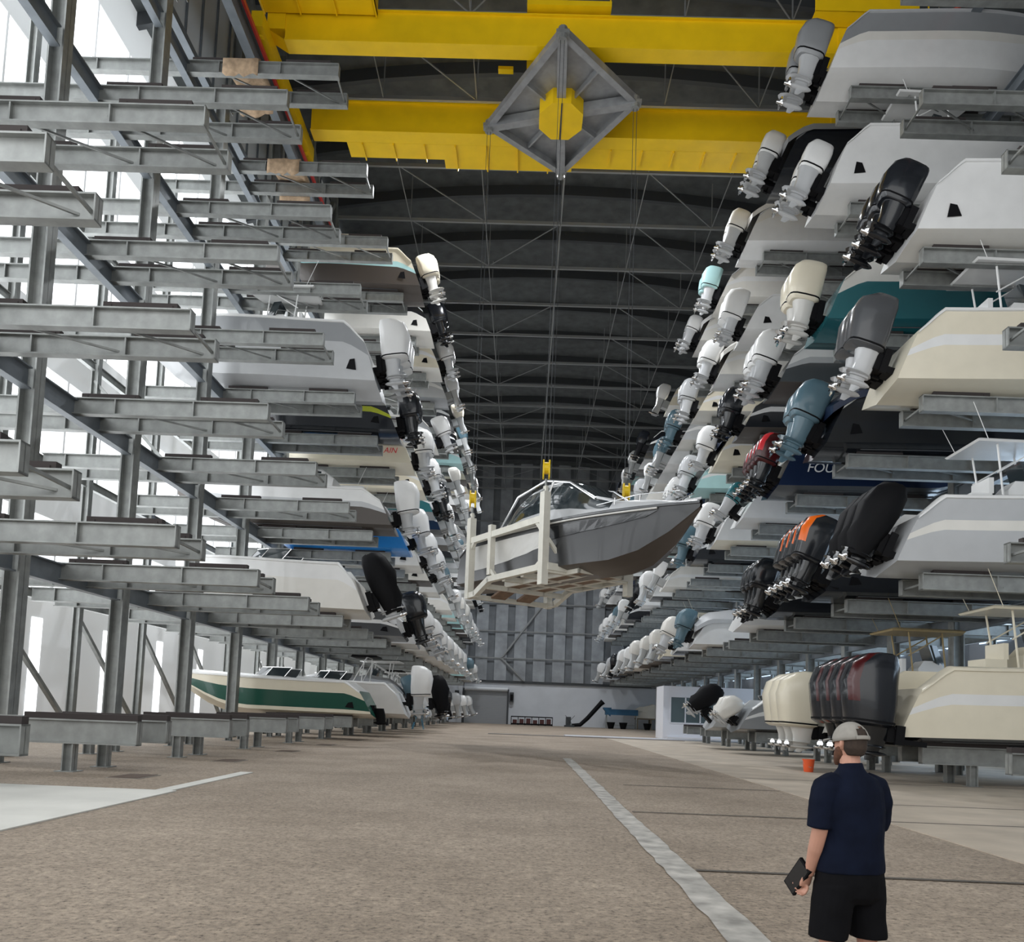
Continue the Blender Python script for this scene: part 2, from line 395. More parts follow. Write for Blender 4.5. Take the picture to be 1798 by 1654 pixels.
def console_meshes(L, B, H):
    m = MB(); x = L*.42; zb = H-.35
    m.loft([[(x-.55,-.45,zb),(x+.7,-.45,zb),(x+.7,.45,zb),(x-.55,.45,zb)],[(x-.5,-.42,zb+1.0),(x+.55,-.4,zb+1.0),(x+.55,.4,zb+1.0),(x-.5,.42,zb+1.0)],[(x-.25,-.36,zb+1.3),(x+.3,-.34,zb+1.3),(x+.3,.34,zb+1.3),(x-.25,.36,zb+1.3)]])
    m.box((x-1.7,-.5,zb), (x-1.05,.5,zb+.85)); m.box((x-1.15,-.5,zb+.85), (x-1.0,.5,zb+1.35))
    con = m.mesh('console', [PAL['white']])
    g = MB(); g.loft([[(x+.1,-.42,zb+1.25),(x+.62,-.3,zb+1.0),(x+.62,.3,zb+1.0),(x+.1,.42,zb+1.25)],[(x-.12,-.4,zb+1.9),(x+.25,-.3,zb+1.9),(x+.25,.3,zb+1.9),(x-.12,.4,zb+1.9)]])
    gl = g.mesh('windshield', [GLASS])
    t = MB(); zt = zb+2.35
    t.loft([[(x-1.7,-.95,zt),(x+1.0,-.85,zt),(x+1.35,0,zt),(x+1.0,.85,zt),(x-1.7,.95,zt)],[(x-1.75,-1.0,zt+.06),(x+1.05,-.9,zt+.06),(x+1.42,0,zt+.06),(x+1.05,.9,zt+.06),(x-1.75,1.0,zt+.06)],[(x-1.6,-.85,zt+.13),(x+.95,-.75,zt+.13),(x+1.2,0,zt+.13),(x+.95,.75,zt+.13),(x-1.6,.85,zt+.13)]])
    for sy in (-1, 1):
        t.tube([(x-.7,sy*.6,zb),(x-1.0,sy*.7,zt)], .035, 6); t.tube([(x+.55,sy*.5,zb+.2),(x+.3,sy*.6,zt)], .035, 6)
        t.tube([(x-1.0,sy*.7,zt-.9),(x+.3,sy*.6,zt-.1)], .025, 6)
        t.tube([(x-1.4,sy*.9,zt+.1),(x-1.9,sy*1.0,zt+1.2)], .012, 5)
    top = t.mesh('hardtop', [PAL['white']], True)
    return con, gl, top
def runabout_mesh(L, B, H):
    g = MB(); x = L*.55; z = H*1.05+.1; w = B*.36
    pts = [(x-1.2,-w),(x-.2,-w*.96),(x+.45,-w*.55),(x+.6,0),(x+.45,w*.55),(x-.2,w*.96),(x-1.2,w)]
    lo = [(a,b,z) for a, b in pts]; hi = [(a-.38,b*.9,z+.52) for a, b in pts]
    g.loft([lo,hi], closed=False, cap=False); 
    for a, b in zip(hi, hi[1:]): g.bar(a, b, .035, .035, 1)
    for a, b in zip(lo, hi): g.bar(a, b, .03, .03, 1)
    return g.mesh('windshield', [GLASS, CHROME])
def arch_mesh(L, B, H):
    t = MB(); x = L*.25; w = B*.42; z = H+.1
    for dx, h in ((0,1.5),(.5,1.55)):
        t.tube([(x+.7-dx,-w,z),(x+.1,-w*.9,z+h*.8),(x,-w*.6,z+h),(x,w*.6,z+h),(x+.1,w*.9,z+h*.8),(x+.7-dx,w,z)], .03, 6)
    t.loft([[(x-.6,-w*.7,z+1.5),(x+1.0,-w*.7,z+1.5),(x+1.0,w*.7,z+1.5),(x-.6,w*.7,z+1.5)],[(x-.5,-w*.6,z+1.62),(x+.9,-w*.6,z+1.62),(x+.9,w*.6,z+1.62),(x-.5,w*.6,z+1.62)]], 1)
    return t.mesh('tower_arch', [PAL['white'], BLKR], True)
def cover_mesh(L, B, H, hump=.9):
    m = MB(); st = hull_stations(L, B, H); rings = []
    rr = random.Random(5)
    for i, (x, b, bc, zk, zc, zs) in enumerate(st):
        t = x/L; h = hump*(math.sin(PI*min(1, t*.95+.1))**.7)*(1+.12*rr.uniform(-1, 1)); b = b+.07; z = zs+.02
        rings.append([(x,b,z-.18),(x,b,z+.1),(x,b*.7,z+h*.5),(x,b*.28,z+h*.92),(x,0,z+h),(x,-b*.28,z+h*.92),(x,-b*.7,z+h*.5),(x,-b,z+.1),(x,-b,z-.18)])
    m.loft(rings[::-1], closed=False, cap=False); m.quad(rings[0], 0)
    return m.mesh('canvas_cover', [PAL['grey']], True, 50)

# outboards: local origin at the transom bracket, aft is -x
def sq_ring(cx, z, a, b, n=16, e=.55, lean=0):
    out = []
    for j in range(n):
        t = 2*PI*j/n; c, s = math.cos(t), math.sin(t)
        out.append((cx+lean+a*math.copysign(abs(c)**e, c), b*math.copysign(abs(s)**e, s), z))
    return out
def cowl_mesh(style=0):
    m = MB()
    if style == 0:
        R = [(-.50,.12,.30,.22),(-.50,.18,.37,.27),(-.52,.42,.41,.30),(-.54,.72,.43,.31),(-.50,.98,.40,.29),(-.44,1.12,.33,.24),(-.38,1.19,.20,.15)]
    elif style == 1:  # tall angular
        R = [(-.55,.05,.30,.24),(-.55,.10,.40,.30),(-.58,.45,.44,.32),(-.62,.80,.46,.33),(-.58,1.12,.42,.31),(-.46,1.32,.26,.22),(-.40,1.36,.14,.13)]
    else:             # small rounded
        R = [(-.45,.15,.24,.18),(-.45,.2,.30,.22),(-.46,.5,.34,.24),(-.46,.75,.34,.24),(-.43,.93,.27,.19),(-.40,1.0,.14,.1)]
    rings = [sq_ring(x, z, a, b) for x, z, a, b in R]
    m.loft(rings, mfun=lambda i, j: 1 if (i >= 2 and j in (5,6,9,10) ) else 0)
    # recessed accent band round the lower edge
    m.loft([sq_ring(R[1][0], R[1][1]+.02, R[1][2]+.012, R[1][3]+.012), sq_ring(R[1][0], R[1][1]+.055, R[1][2]+.014, R[1][3]+.014)], 2)
    return m.mesh('cowling', [PAL['white'], PAL['white'], BLKR], True, 40)
def leg_mesh():
    m = MB()
    R = [(-.50,.16,.32,.24),(-.47,-.05,.29,.2),(-.46,-.35,.25,.14),(-.47,-.62,.23,.10),(-.50,-.75,.26,.09)]
    m.loft([sq_ring(x, z, a, b, 12, .8) for x, z, a, b in R], 0)
    m.loft([sq_ring(-.58, -.66, .38, .19, 12, .9), sq_ring(-.60, -.69, .40, .20, 12, .9)], 0)   # anti-ventilation plate
    m.tube([(-.16,0,-.95),(-.22,0,-.95),(-.34,0,-.95),(-.62,0,-.95),(-.80,0,-.95)], [.015,.06,.095,.09,.055], 10, 0)
    m.loft([sq_ring(-.50,-.72,.20,.05,10,1), sq_ring(-.52,-.95,.17,.04,10,1)], 0)
    m.loft([sq_ring(-.46,-.98,.14,.022,8,1), sq_ring(-.54,-1.24,.06,.012,8,1)], 0)           # skeg
    # swivel bracket and clamp
    m.box((-.26,-.15,-.42), (-.02,.15,.14), 1); m.box((-.12,-.22,-.5), (.05,-.15,.2), 1); m.box((-.12,.15,-.5), (.05,.22,.2), 1)
    m.tube([(-.1,-.18,.1),(-.1,.18,.1)], .05, 8, 1); m.box((0,-.2,-.45), (.5,.2,-.25), 1)
    m.v = [(a, b, c if c > -.05 else -.05+(c+.05)*.80) for a, b, c in m.v]
    return m.mesh('outboard_motor', [GREYM, BLKR], True, 40)
def prop_mesh():
    m = MB(); m.tube([(-.78,0,-.95),(-.86,0,-.95),(-.98,0,-.95)], [.07,.075,.045], 10, 0)
    for k in range(4):
        a = k*PI/2; pts = []
        for r, dx, w in ((.05,0,.05),(.14,.02,.12),(.21,.03,.11),(.25,.02,.04)):
            for s in (-1, 1):
                th = a+s*w/max(r, .08)*.5; pts.append((-.86+s*.05*(1 if r < .2 else .5), r*math.cos(th), -.95+r*math.sin(th)))
        n = len(m.v); m.v += pts
        for q in range(3): m.f.append((n+2*q, n+2*q+1, n+2*q+3, n+2*q+2)); m.m.append(0)
    m.v = [(a, b, c+.18) for a, b, c in m.v]
    return m.mesh('propeller', [CHROME], True)
COWL = [cowl_mesh(0), cowl_mesh(1), cowl_mesh(2)]; LEGM = leg_mesh(); PROP = prop_mesh()
def shroud_mesh():
    m = MB(); rr = random.Random(3); rings = []
    for x, z, a, b in ((-.6,-.75,.24,.18),(-.6,-.35,.36,.27),(-.56,.05,.42,.31),(-.54,.5,.46,.34),(-.5,.95,.42,.32),(-.44,1.18,.28,.22),(-.4,1.25,.1,.08)):
        r = sq_ring(x, z, a, b, 18, .8); rings.append([(p[0]*(1+rr.uniform(-.07,.07)), p[1]*(1+rr.uniform(-.12,.12)), p[2]+rr.uniform(-.03,.03)) for p in r])
    m.loft(rings); return m.mesh('motor_cover', [BLKR], True, 60)
SHROUD = shroud_mesh()
def combined_motor(style):   # for far boats: cowling over leg in one small mesh
    m = MB()
    R = [(-.50,.12,.30,.22),(-.52,.42,.41,.30),(-.54,.80,.43,.31),(-.46,1.1,.34,.25),(-.38,1.19,.20,.15)]
    m.loft([sq_ring(x, z, a, b, 8, .7) for x, z, a, b in R], 0)
    m.loft([sq_ring(x, z, a, b, 8, .8) for x, z, a, b in [(-.50,.14,.28,.20),(-.46,-.35,.20,.11),(-.5,-.75,.23,.075),(-.5,-1.1,.2,.06)]], 1)
    m.tube([(-.2,0,-.95),(-.5,0,-.95),(-.9,0,-.95)], [.03,.1,.07], 6, 2); m.box((-.26,-.2,-.42), (.3,.2,.1), 1)
    return m.mesh('outboard_motor', [PAL['white'], GREYM, CHROME], True, 40)
FARM = combined_motor(0)

HC = {}
def cached(fn, *a):
    k = (fn.__name__,)+a
    if k not in HC: HC[k] = fn(*a)
    return HC[k]
def text_mesh(s, size):
    cu = bpy.data.curves.new('lettering', 'FONT'); cu.body = s; cu.size = size; cu.extrude = .005; cu.shear = .25
    o = bpy.data.objects.new('lettering', cu); C.objects.link(o)
    dg = bpy.context.evaluated_depsgraph_get(); me = bpy.data.meshes.new_from_object(o.evaluated_get(dg))
    bpy.data.objects.remove(o); return me

def vent_mesh(L, B, H, sy):
    m = MB(); st = hull_stations(L, B, H, n=61)
    def sp(x, s):
        i = min(60, max(0, int(round(x/L*60)))); _, b, bc, zk, zc, zs = st[i]
        return bc+.05+(b-bc-.05)*(s**.8)+.025, zc+.02+(zs-zc-.02)*s
    y0, z0 = sp(1.1, .16); y1, z1 = sp(1.1, .34)
    a = [(.70,sy*y0,z0),(1.15,sy*y0,z0+.05),(1.0,sy*y1,z1+.02),(.78,sy*y1,z1+.06)]
    m.quad(a if sy < 0 else a[::-1])
    return m.mesh('hull_vent', [BLKR])
def strake_mesh(L, B, H):
    m = MB()
    for sy in (-1, 1):
        for f in (.45, .72):
            pts = [(x, sy*bc*f, zk+(zc-zk)*f-.01) for x, b, bc, zk, zc, zs in hull_stations(L, B, H)[3:-2]]; m.tube(pts, .03, 4)
    return m.mesh('spray_strakes', [PAL['darkgrey']])
vrng = random.Random(4)
def add_motor(boat, y, z, col, accent, style, scale, tilt, far=False, cover=None, x=-.12, turn=0, legz=1):
    if far:
        o = link('outboard_motor', FARM, boat, (x,y,z), (0,tilt,turn), scale); mats_to(o, [PAL[col], BLKR if col in ('black','darkred','navy') else GREYM, CHROME]); return
    o = link('outboard_motor', LEGM, boat, (x,y,z), (0,tilt,turn), (scale,scale,scale*legz))
    dark = col in ('black','darkred','navy','slate')
    mats_to(o, [BLACK if dark and col != 'slate' else (PAL['slate'] if col == 'slate' else (PAL['lightgrey'] if col != 'cream' else PAL['silver'])), BLKR])
    if cover:
        c = link('motor_cover', SHROUD, o, (0,0,.12)); mats_to(c, [PAL[cover] if cover != 'black' else BLKR]); c['label'] = '%s fabric motor cover' % cover
    else:
        c = link('cowling', COWL[style], o, (.03,0,-.02), None, (1.14,1.12,1.12/legz)); mats_to(c, [PAL[col], PAL[accent], BLKR])
    link('propeller', PROP, o)

def make_boat(loc, rz, L=9.6, B=3.1, H=2.15, bottom='white', side='white', stripe='white', upper=None, rail='white', deck='white',
              style='console', n=2, mcol='white', macc=None, mstyle=0, mscale=1.25, tilt=.35, mz=.95, far=False, cover=None, ccol='navy', label='', group=None,
              drive=False, letters=None, tubes=None, turn=0, arch=False, msp=.72, mid=None, legz=1):
    b = empty('boat', loc, rz); tag(b, label, 'boat', group)
    upper = upper or side
    h = link('hull', cached(hull_mesh, L, B, H), b)
    mats_to(h, [PAL[bottom], PAL[side], PAL[mid or side], PAL[stripe], PAL[upper], PAL[rail]])
    if not far:
        if not letters and vrng.random() < .5:
            for sv in (-1, 1): link('hull_vent', cached(vent_mesh, L, B, H, sv), b)
        if bottom in ('brown','black','darkgrey','navy','teal'): link('spray_strakes', cached(strake_mesh, L, B, H), b)
    if style != 'cover':
        d = link('deck', cached(deck_mesh, L, B, H), b); mats_to(d, [PAL[deck]])
    if style == 'console':
        con, gl, top = cached(console_meshes, L, B, H)
        c = link('console', con, b); mats_to(c, [PAL[deck]])
        if not far: link('windshield', gl, c)
        t = link('hardtop', top, b); mats_to(t, [PAL[ccol if ccol in ('cream','gold','grey') else deck]])
    elif style == 'cruiser':
        c = link('cabin', cached(cabin_mesh, L, B, H, .26, .82, 1.15), b); mats_to(c, [PAL[deck], GLASS])
    elif style == 'runabout':
        link('windshield', cached(runabout_mesh, L, B, H), b)
        if arch: link('tower_arch', cached(arch_mesh, L, B, H), b)
    elif style == 'cover':
        c = link('canvas_cover', cached(cover_mesh, L, B, H), b); mats_to(c, [PAL[ccol]]); c['label'] = '%s canvas boat cover' % ccol
    for i in range(n):
        y = (i-(n-1)/2)*msp*(1 if mscale > 1 else .8)
        add_motor(b, y, mz, mcol, macc or mcol, mstyle, mscale, tilt, far, cover, turn=turn, legz=legz)
    if drive:
        m = MB(); m.loft([sq_ring(-.3,.55,.3,.2,10,.8), sq_ring(-.42,.2,.28,.14,10,.8), sq_ring(-.5,-.25,.22,.07,10,.8)]); m.tube([(-.1,0,-.2),(-.35,0,-.2),(-.75,0,-.2)], [.02,.11,.07], 8)
        m.tube([(-.78,0,-.2),(-.86,0,-.2)], .22, 3); m.box((-.15,-.25,.15), (.1,.25,.7))
        m.build('stern_drive', [BLKR], b, True)
    if letters:
        s, size, x, z, side_, colr = letters
        me = text_mesh(s, size); me.materials.clear(); me.materials.append(PAL[colr])
        o = link('lettering', me, b, (x, side_*(B/2*.985+.03), z), (PI/2, 0, 0 if side_ < 0 else PI))
        o['label'] = '%s letters' % colr
    return b

def slot(side, k, l, over=0.0):
    left = side < 0; g = 1.52 if left else 1.33
    y = (18.25 if left else 19.0)+BAY*k+g/2
    xt = (8.6 if l == 0 else 8.04) if left else 12.1
    Z = (LZ if left else RZ)[l]+(.26 if l else .12)+.13-.2
    return (side*(xt-.85+over), y, Z), (PI if left else 0)
LVN = ['on the floor level','on the first shelf','on the second shelf','on the third shelf','on the fourth shelf','on the top shelf']
CN = dict(white='white', cream='cream', offwhite='off-white', grey='grey', lightgrey='light grey', darkgrey='dark grey', black='black', navy='navy', teal='teal', aqua='aqua', blue='bright blue', green='green', slate='slate blue', darkred='dark red', silver='silver', brown='brown', gold='tan')
NN = {0:'no', 1:'one', 2:'twin', 3:'triple', 4:'four'}
USED = set()
def place(sd, k, l, label=None, **kw):
    side = kw.get('side','white'); hullc = side; side = sd
    USED.add((side, k, l))
    over = kw.pop('over', 0)
    loc, rz = slot(side, k, l, over)
    far = k >= 8
    if not label:
        col = CN[kw.get('side','white')]; mc = CN[kw.get('cover') or kw.get('mcol','white')]
        nn = kw.get('n', 2)
        num = ORD[k] if side > 0 else ORD[k+1]
        label = '%s boat with %s %s outboard%s, %s rack %s, %s bay' % (col, NN[nn], mc, '' if nn == 1 else 's', 'left' if side < 0 else 'right', LVN[l].replace('on the ', ''), num)
    return make_boat(loc, rz, far=far, label=label, group='boats stored on the %s rack' % ('left' if side < 0 else 'right'), **kw)

# ---- left rack, boats seen one by one
place(-1,5,5,'cream boat with teal stripe, brown bottom and cream outboards on top shelf', bottom='brown', side='brown', stripe='aqua', upper='cream', rail='cream', deck='cream', style='cruiser', n=2, mcol='cream', H=2.4, L=10.2)
place(-1,6,5,'beige boat under black trim, top shelf behind the brown-bottomed boat', bottom='offwhite', side='offwhite', stripe='offwhite', upper='black', deck='black', style='runabout', n=2, mcol='black', H=2.2)
place(-1,7,5, bottom='offwhite', side='cream', n=2, mcol='white', style='cruiser')
place(-1,8,5, bottom='grey', side='lightgrey', n=2, mcol='white', style='runabout')
place(-1,9,5, bottom='darkgrey', side='black', n=1, mcol='cream', style='runabout')
place(-1,3,3,'large light grey boat with triple white outboards on the left rack third shelf', L=11.2, B=3.5, H=2.9, bottom='lightgrey', side='lightgrey', stripe='lightgrey', upper='grey', rail='white', n=3, mcol='white', mstyle=1, mscale=1.3, mz=1.5, tilt=.15, style='console', turn=0)
place(-1,3,4, bottom='grey', side='offwhite', upper='offwhite', n=1, mcol='black', style='runabout', H=1.6) if False else None
place(-1,4,3,'black boat with lime green streaks and black outboards, left rack', bottom='black', side='black', stripe='lime', upper='black', rail='black', deck='black', style='runabout', n=2, mcol='black', tilt=.2, H=2.0)
place(-1,5,3,'cream boat with a red pinstripe and red lettering, left rack', bottom='cream', side='cream', stripe='cream', upper='offwhite', rail='pink', style='runabout', n=2, mcol='white', tilt=.15, H=2.3, letters=('AIN', .46, 1.45, .82, 1, 'red'))
place(-1,6,3, bottom='cream', side='cream', n=2, mcol='white', style='runabout')
place(-1,7,3, bottom='grey', side='teal', n=2, mcol='black', style='cruiser')
place(-1,4,2,'white cabin cruiser with dark brown bottom and one white outboard, left rack', L=11.5, B=3.3, H=2.0, bottom='brown', side='brown', stripe='lightgrey', upper='white', style='cruiser', n=1, mcol='white', mstyle=1, tilt=.2, mz=1.0)
place(-1,5,2,'bright blue hulled boat with white outboard under the white cruiser', bottom='blue', side='blue', stripe='blue', upper='blue', rail='white', style='console', n=1, mcol='white', mstyle=1, L=10.5, H=1.9)
place(-1,6,2, bottom='offwhite', side='offwhite', n=2, mcol='white', style='console')
place(-1,3,1,'white boat with a black covered outboard on the lowest raised shelf, left', bottom='offwhite', side='offwhite', stripe='offwhite', upper='white', L=8.8, H=2.2, style='runabout', n=1, cover='black', mcol='white', mscale=1.45, tilt=.35, mz=.95)
place(-1,5,1,'grey boat with one dark green-black outboard, left rack first shelf', bottom='grey', side='darkgrey', n=1, mcol='black', style='runabout', mscale=1.5, H=1.6, mz=.9)
for k in range(6, 13): place(-1,k,1, bottom='offwhite', side=['white','offwhite','lightgrey'][k % 3], n=2+(k % 2), mcol='white', style=['runabout','console'][k % 2], H=1.9, mz=.9)
place(-1,4,0,'white runabout with a dark green side stripe on the floor level rack', bottom='cream', side='cream', mid='green', stripe='green', upper='cream', rail='white', L=10.2, B=2.9, H=1.75, style='runabout', n=0, drive=True)
place(-1,5,0,'white boat with a big white outboard on the left floor level', L=9, H=1.9, style='runabout', arch=True, n=1, mcol='white', mstyle=1, mscale=1.25, tilt=.05, mz=1.25, over=-.9)
place(-1,7,0,'white boat with a black covered outboard on the left floor level', L=9, H=1.9, style='console', n=1, cover='black', mcol='black', tilt=.1, mz=1.15, mscale=1.4, over=-.9)
place(-1,8,0, n=2, mcol='white', style='runabout', arch=True, H=1.9, tilt=.2)
place(-1,10,0, n=1, mcol='black', style='console', H=1.9, tilt=.2)
place(-1,12,0, n=1, mcol='lightgrey', style='console', H=1.9, tilt=.2)

# ---- right rack, boats seen one by one
place(1,2,5,'white boat with grey top side and twin grey outboards, upper right corner', L=10.5, H=2.5, bottom='white', side='white', stripe='offwhite', upper='grey', rail='lightgrey', n=2, mcol='grey', style='runabout', mscale=1.35, tilt=.3, mz=.95, msp=1.0)
place(1,3,5,'black hulled boat with grey cover and twin white outboards, right top shelf', bottom='black', side='black', stripe='black', upper='black', rail='grey', style='cover', ccol='grey', n=2, msp=.95, mcol='white', mstyle=2, mscale=1.35, tilt=.4, H=2.2)
place(1,2,4,'white boat with a tower and twin white outboards, right rack fourth shelf', L=10.5, H=2.55, B=3.4, upper='white', n=2, msp=.95, mcol='white', mstyle=2, mscale=1.4, tilt=.42, style='console')
place(1,1,3,'white boat with large black outboards, nearest on the right third shelf', L=10, H=2.4, bottom='offwhite', side='white', n=3, mcol='black', mscale=1.28, tilt=.42, style='runabout', mz=1.0, over=.6)
place(1,4,5,'white boat with twin pale outboards, top shelf under the black hulled boat', L=10, H=2.3, bottom='white', side='white', upper='offwhite', n=2, mcol='offwhite', mstyle=2, mscale=1.35, tilt=.38, style='cover', ccol='white')
place(1,5,5,'white boat with twin aqua outboards, right rack top shelf', bottom='offwhite', side='offwhite', rail='lightgrey', n=2, mcol='aqua', style='runabout', tilt=.25, mscale=1.2)
place(1,6,5,'white boat with twin white outboards on top shelf behind the aqua one', bottom='white', side='offwhite', n=2, mcol='white', mstyle=2, style='cover', ccol='white', tilt=.4)
place(1,2,3,'dark teal hulled boat with cream outboards, right rack third shelf', L=10.5, H=2.5, bottom='teal', side='teal', stripe='teal', upper='offwhite', rail='offwhite', deck='offwhite', n=2, mcol='cream', mscale=1.4, tilt=.2, style='cruiser', mz=1.1)
place(1,4,4,'white boat with angular white outboards, fourth shelf left of the teal hull', n=2, mcol='white', mstyle=1, mscale=1.2, tilt=.35, side='white', style='cruiser', H=2.0)
place(1,5,4, n=2, mcol='white', side='offwhite', bottom='white', style='cover', ccol='offwhite', tilt=.35)
place(1,1,2,'cream boat with large dark grey outboards at the right edge', L=10, H=2.4, bottom='cream', side='cream', rail='white', n=2, mcol='darkgrey', mstyle=1, mscale=1.3, tilt=.32, style='console', mz=1.3)
place(1,3,3,'white boat with dark underside and triple white outboards, right third shelf', bottom='brown', side='darkgrey', stripe='lightgrey', upper='white', n=3, mcol='white', mstyle=0, mscale=1.35, tilt=.35, style='cruiser', H=2.0)
place(1,2,2,'black hulled boat with cream rail, navy cover and slate blue outboards', L=10.5, H=2.2, bottom='black', side='black', stripe='black', upper='black', rail='offwhite', style='cover', ccol='navy', n=2, mcol='slate', mscale=1.4, tilt=.42, mz=1.0)
place(1,4,3,'dark hulled boat with cream rail and black outboards, right third shelf', bottom='brown', side='black', rail='cream', n=2, mcol='black', mscale=1.25, tilt=.3, style='runabout', H=1.9)
place(1,5,3,'cream boat with a white outboard, right third shelf beyond the dark hull', bottom='cream', side='cream', n=1, mcol='white', mscale=1.3, tilt=.35, style='cover', ccol='navy')
place(1,6,3, bottom='aqua', side='aqua', n=2, mcol='lightgrey', style='runabout', H=2.0)
place(1,3,2,'navy boat with white FOU lettering and dark red outboards, right rack', L=10.5, H=2.2, bottom='darkgrey', side='navy', stripe='navy', upper='navy', rail='darkgrey', n=4, mcol='darkred', macc='red', mscale=1.25, tilt=.38, msp=.62, style='runabout', letters=('FOU', .6, 1.0, .88, -1, 'white'))
place(1,4,2,'white boat with a dark green outboard below the dark red outboards', bottom='white', side='white', n=1, mcol='teal', mstyle=2, mscale=1.2, tilt=.6, style='console', H=1.7)
place(1,1,1,'pale grey boat with tall black covered outboards at the right edge', L=10, H=2.2, bottom='lightgrey', side='lightgrey', rail='white', stripe='offwhite', n=3, cover='black', mcol='black', mscale=1.3, tilt=.42, style='console', mz=.95)
place(1,2,1,'dark hulled boat with four black and orange outboards, right rack', L=10, H=1.7, bottom='black', side='black', rail='black', deck='darkgrey', n=4, mcol='black', macc='orange', mstyle=1, mscale=1.3, tilt=.4, msp=.72, style='runabout', mz=1.0)
place(1,3,1,'black hulled boat with triple black outboards on the right first shelf', L=10, H=1.5, bottom='black', side='black', rail='darkgrey', n=3, mcol='black', mscale=1.25, tilt=.3, style='runabout', mz=.9)
place(1,4,1,'white cabin boat under the black triple outboards, right first shelf', L=10, H=1.8, side='white', n=0, style='cruiser')
place(1,1,0,'cream boat with hardtop and four dark red and black outboards', L=11, H=2.3, B=3.5, bottom='darkgrey', side='cream', rail='cream', deck='cream', n=4, mcol='black', macc='darkred', mstyle=1, mscale=1.5, tilt=.10, msp=.85, mz=.45, legz=.62, style='console', ccol='cream')
place(1,2,0,'white boat with three large cream outboards near the cap of the person', L=10, H=2.2, bottom='darkgrey', side='offwhite', n=3, mcol='cream', macc='cream', mstyle=1, mscale=1.42, tilt=.06, msp=.85, mz=.35, legz=.6, style='console', ccol='gold')
place(1,4,0,'dark grey boat with grey and white covered outboards on the right floor level', L=9, H=1.6, bottom='darkgrey', side='grey', n=2, cover='offwhite', mcol='grey', mscale=1.15, tilt=.7, legz=.6, style='runabout', mz=.7)
place(1,5,0,'small boat with a black covered outboard in front of the white office', L=8.5, H=1.5, bottom='grey', side='lightgrey', n=1, cover='black', mcol='grey', mscale=1.35, tilt=.85, style='runabout', mz=1.1, legz=.8)
place(1,5,2, side='white', bottom='cream', n=2, mcol='white', style='runabout')
place(1,10,5, bottom='black', side='black', n=2, mcol='black', style='runabout')
place(1,8,5,'white boat with a white outboard, last large boat on the right top shelf', bottom='offwhite', side='cream', n=1, mcol='white', style='runabout')

# ---- the rest of both racks, receding
rng = random.Random(21)
EMPTY = {(-1,k,l) for k in range(-1,5) for l in range(1,6)} | {(-1,k,0) for k in range(-1,4)} | {(-1,5,4),(1,3,4),(1,7,5),(1,9,5),(1,3,0),(1,1,4),(1,5,1)}
for side in (-1, 1):
    for k in range(5, 17):
        for l in range(6):
            if (side,k,l) in USED or (side,k,l) in EMPTY: continue
            if side > 0 and l == 0: continue
            if l == 0 and k % 2: continue
            if rng.random() < .10: continue
            hc = rng.choice(['white','white','white','offwhite','cream','grey','black','lightgrey','navy','aqua' if rng.random() < .4 else 'white'])
            mc = rng.choice(['white','white','white','lightgrey','black','offwhite','white','slate'])
            place(side, k, l, bottom=rng.choice([hc,'offwhite','darkgrey','brown']), side=hc, rail=rng.choice(['white','lightgrey','offwhite']),
                  deck='white' if hc != 'cream' else 'cream', n=rng.choice([1,2,2,3]), mcol=mc, style=rng.choice(['console','runabout','cruiser','runabout','cover']),
                  ccol=rng.choice(['navy','grey','offwhite','lightgrey']), H=rng.choice([1.8,2.15]), L=rng.choice([8.8,9.6]), tilt=rng.choice([.25,.35,.45]), mscale=rng.choice([1.2,1.3]))

# brown wrapping on two top arms
def wrap(k, lab):
    rr = random.Random(k); m = MB(); y0 = 18.25+BAY*k; rings = []
    for i in range(9):
        x = -12.6+i*.18; s = rr.uniform(-.05,.05); z = 26.39
        rings.append([(x+s, y, zz) for y, zz in ((y0-.2,z-.42+rr.uniform(-.1,.1)),(y0-.19,z+.28),(y0+.0,z+.38+rr.uniform(0,.1)),(y0+.8,z+.3+rr.uniform(-.05,.05)),(y0+1.52,z+.36+rr.uniform(0,.08)),(y0+1.74,z+.28),(y0+1.75,z-.5+rr.uniform(-.15,.1)))])
    m.loft(rings, closed=False, cap=False)
    o = m.build('paper_wrapping', [CARD], None, True, 60); tag(o, lab, 'wrapping', 'brown wrappings on the top left arms')
    so = o.modifiers.new('s', 'SOLIDIFY'); so.thickness = .02
wrap(2, 'crumpled brown wrapping over the top left rack arms, nearer one')
wrap(3, 'crumpled brown wrapping over the top left rack arms, farther one')

# ------------------------------------------------------------------ bridge crane
crane = empty('bridge_crane', (1.5, 37, 31)); tag(crane, 'yellow double girder bridge crane spanning the aisle under the roof', 'crane')
def cpart(name, m, mats, label=None, smooth=False, par=None):
    for i, v in enumerate(m.v): m.v[i] = (v[0]-1.5, v[1]-37, v[2]-31)
    o = m.build(name, mats, par or crane, smooth)
    if label: o['label'] = label
    return o
m = MB(); m.box((-11.6,33.55,31.0), (12.8,34.35,31.06)); m.box((-11.6,33.62,31.06), (12.8,33.68,32.42)); m.box((-11.6,34.2,31.06), (12.8,34.26,32.42)); m.box((-11.6,33.5,32.42), (12.8,34.4,32.48))
m.box((-12.4,33.55,31.5), (-11.6,34.35,32.45)); m.quad([(-11.6,33.55,31.0),(-12.4,33.55,31.5),(-12.4,34.35,31.5),(-11.6,34.35,31.0)])
m.box((12.8,33.55,31.4), (16.3,34.35,32.45))
cpart('near_girder', m, [YEL])
m = MB(); m.box((-11.9,39.1,31.0), (14.6,39.95,31.06)); m.box((-11.9,39.2,31.06), (14.6,39.26,32.55)); m.box((-11.9,39.8,31.06), (14.6,39.86,32.55)); m.box((-11.9,39.05,32.55), (14.6,40.0,32.61)); m.box((14.6,39.1,31.4), (16.3,39.95,32.55))
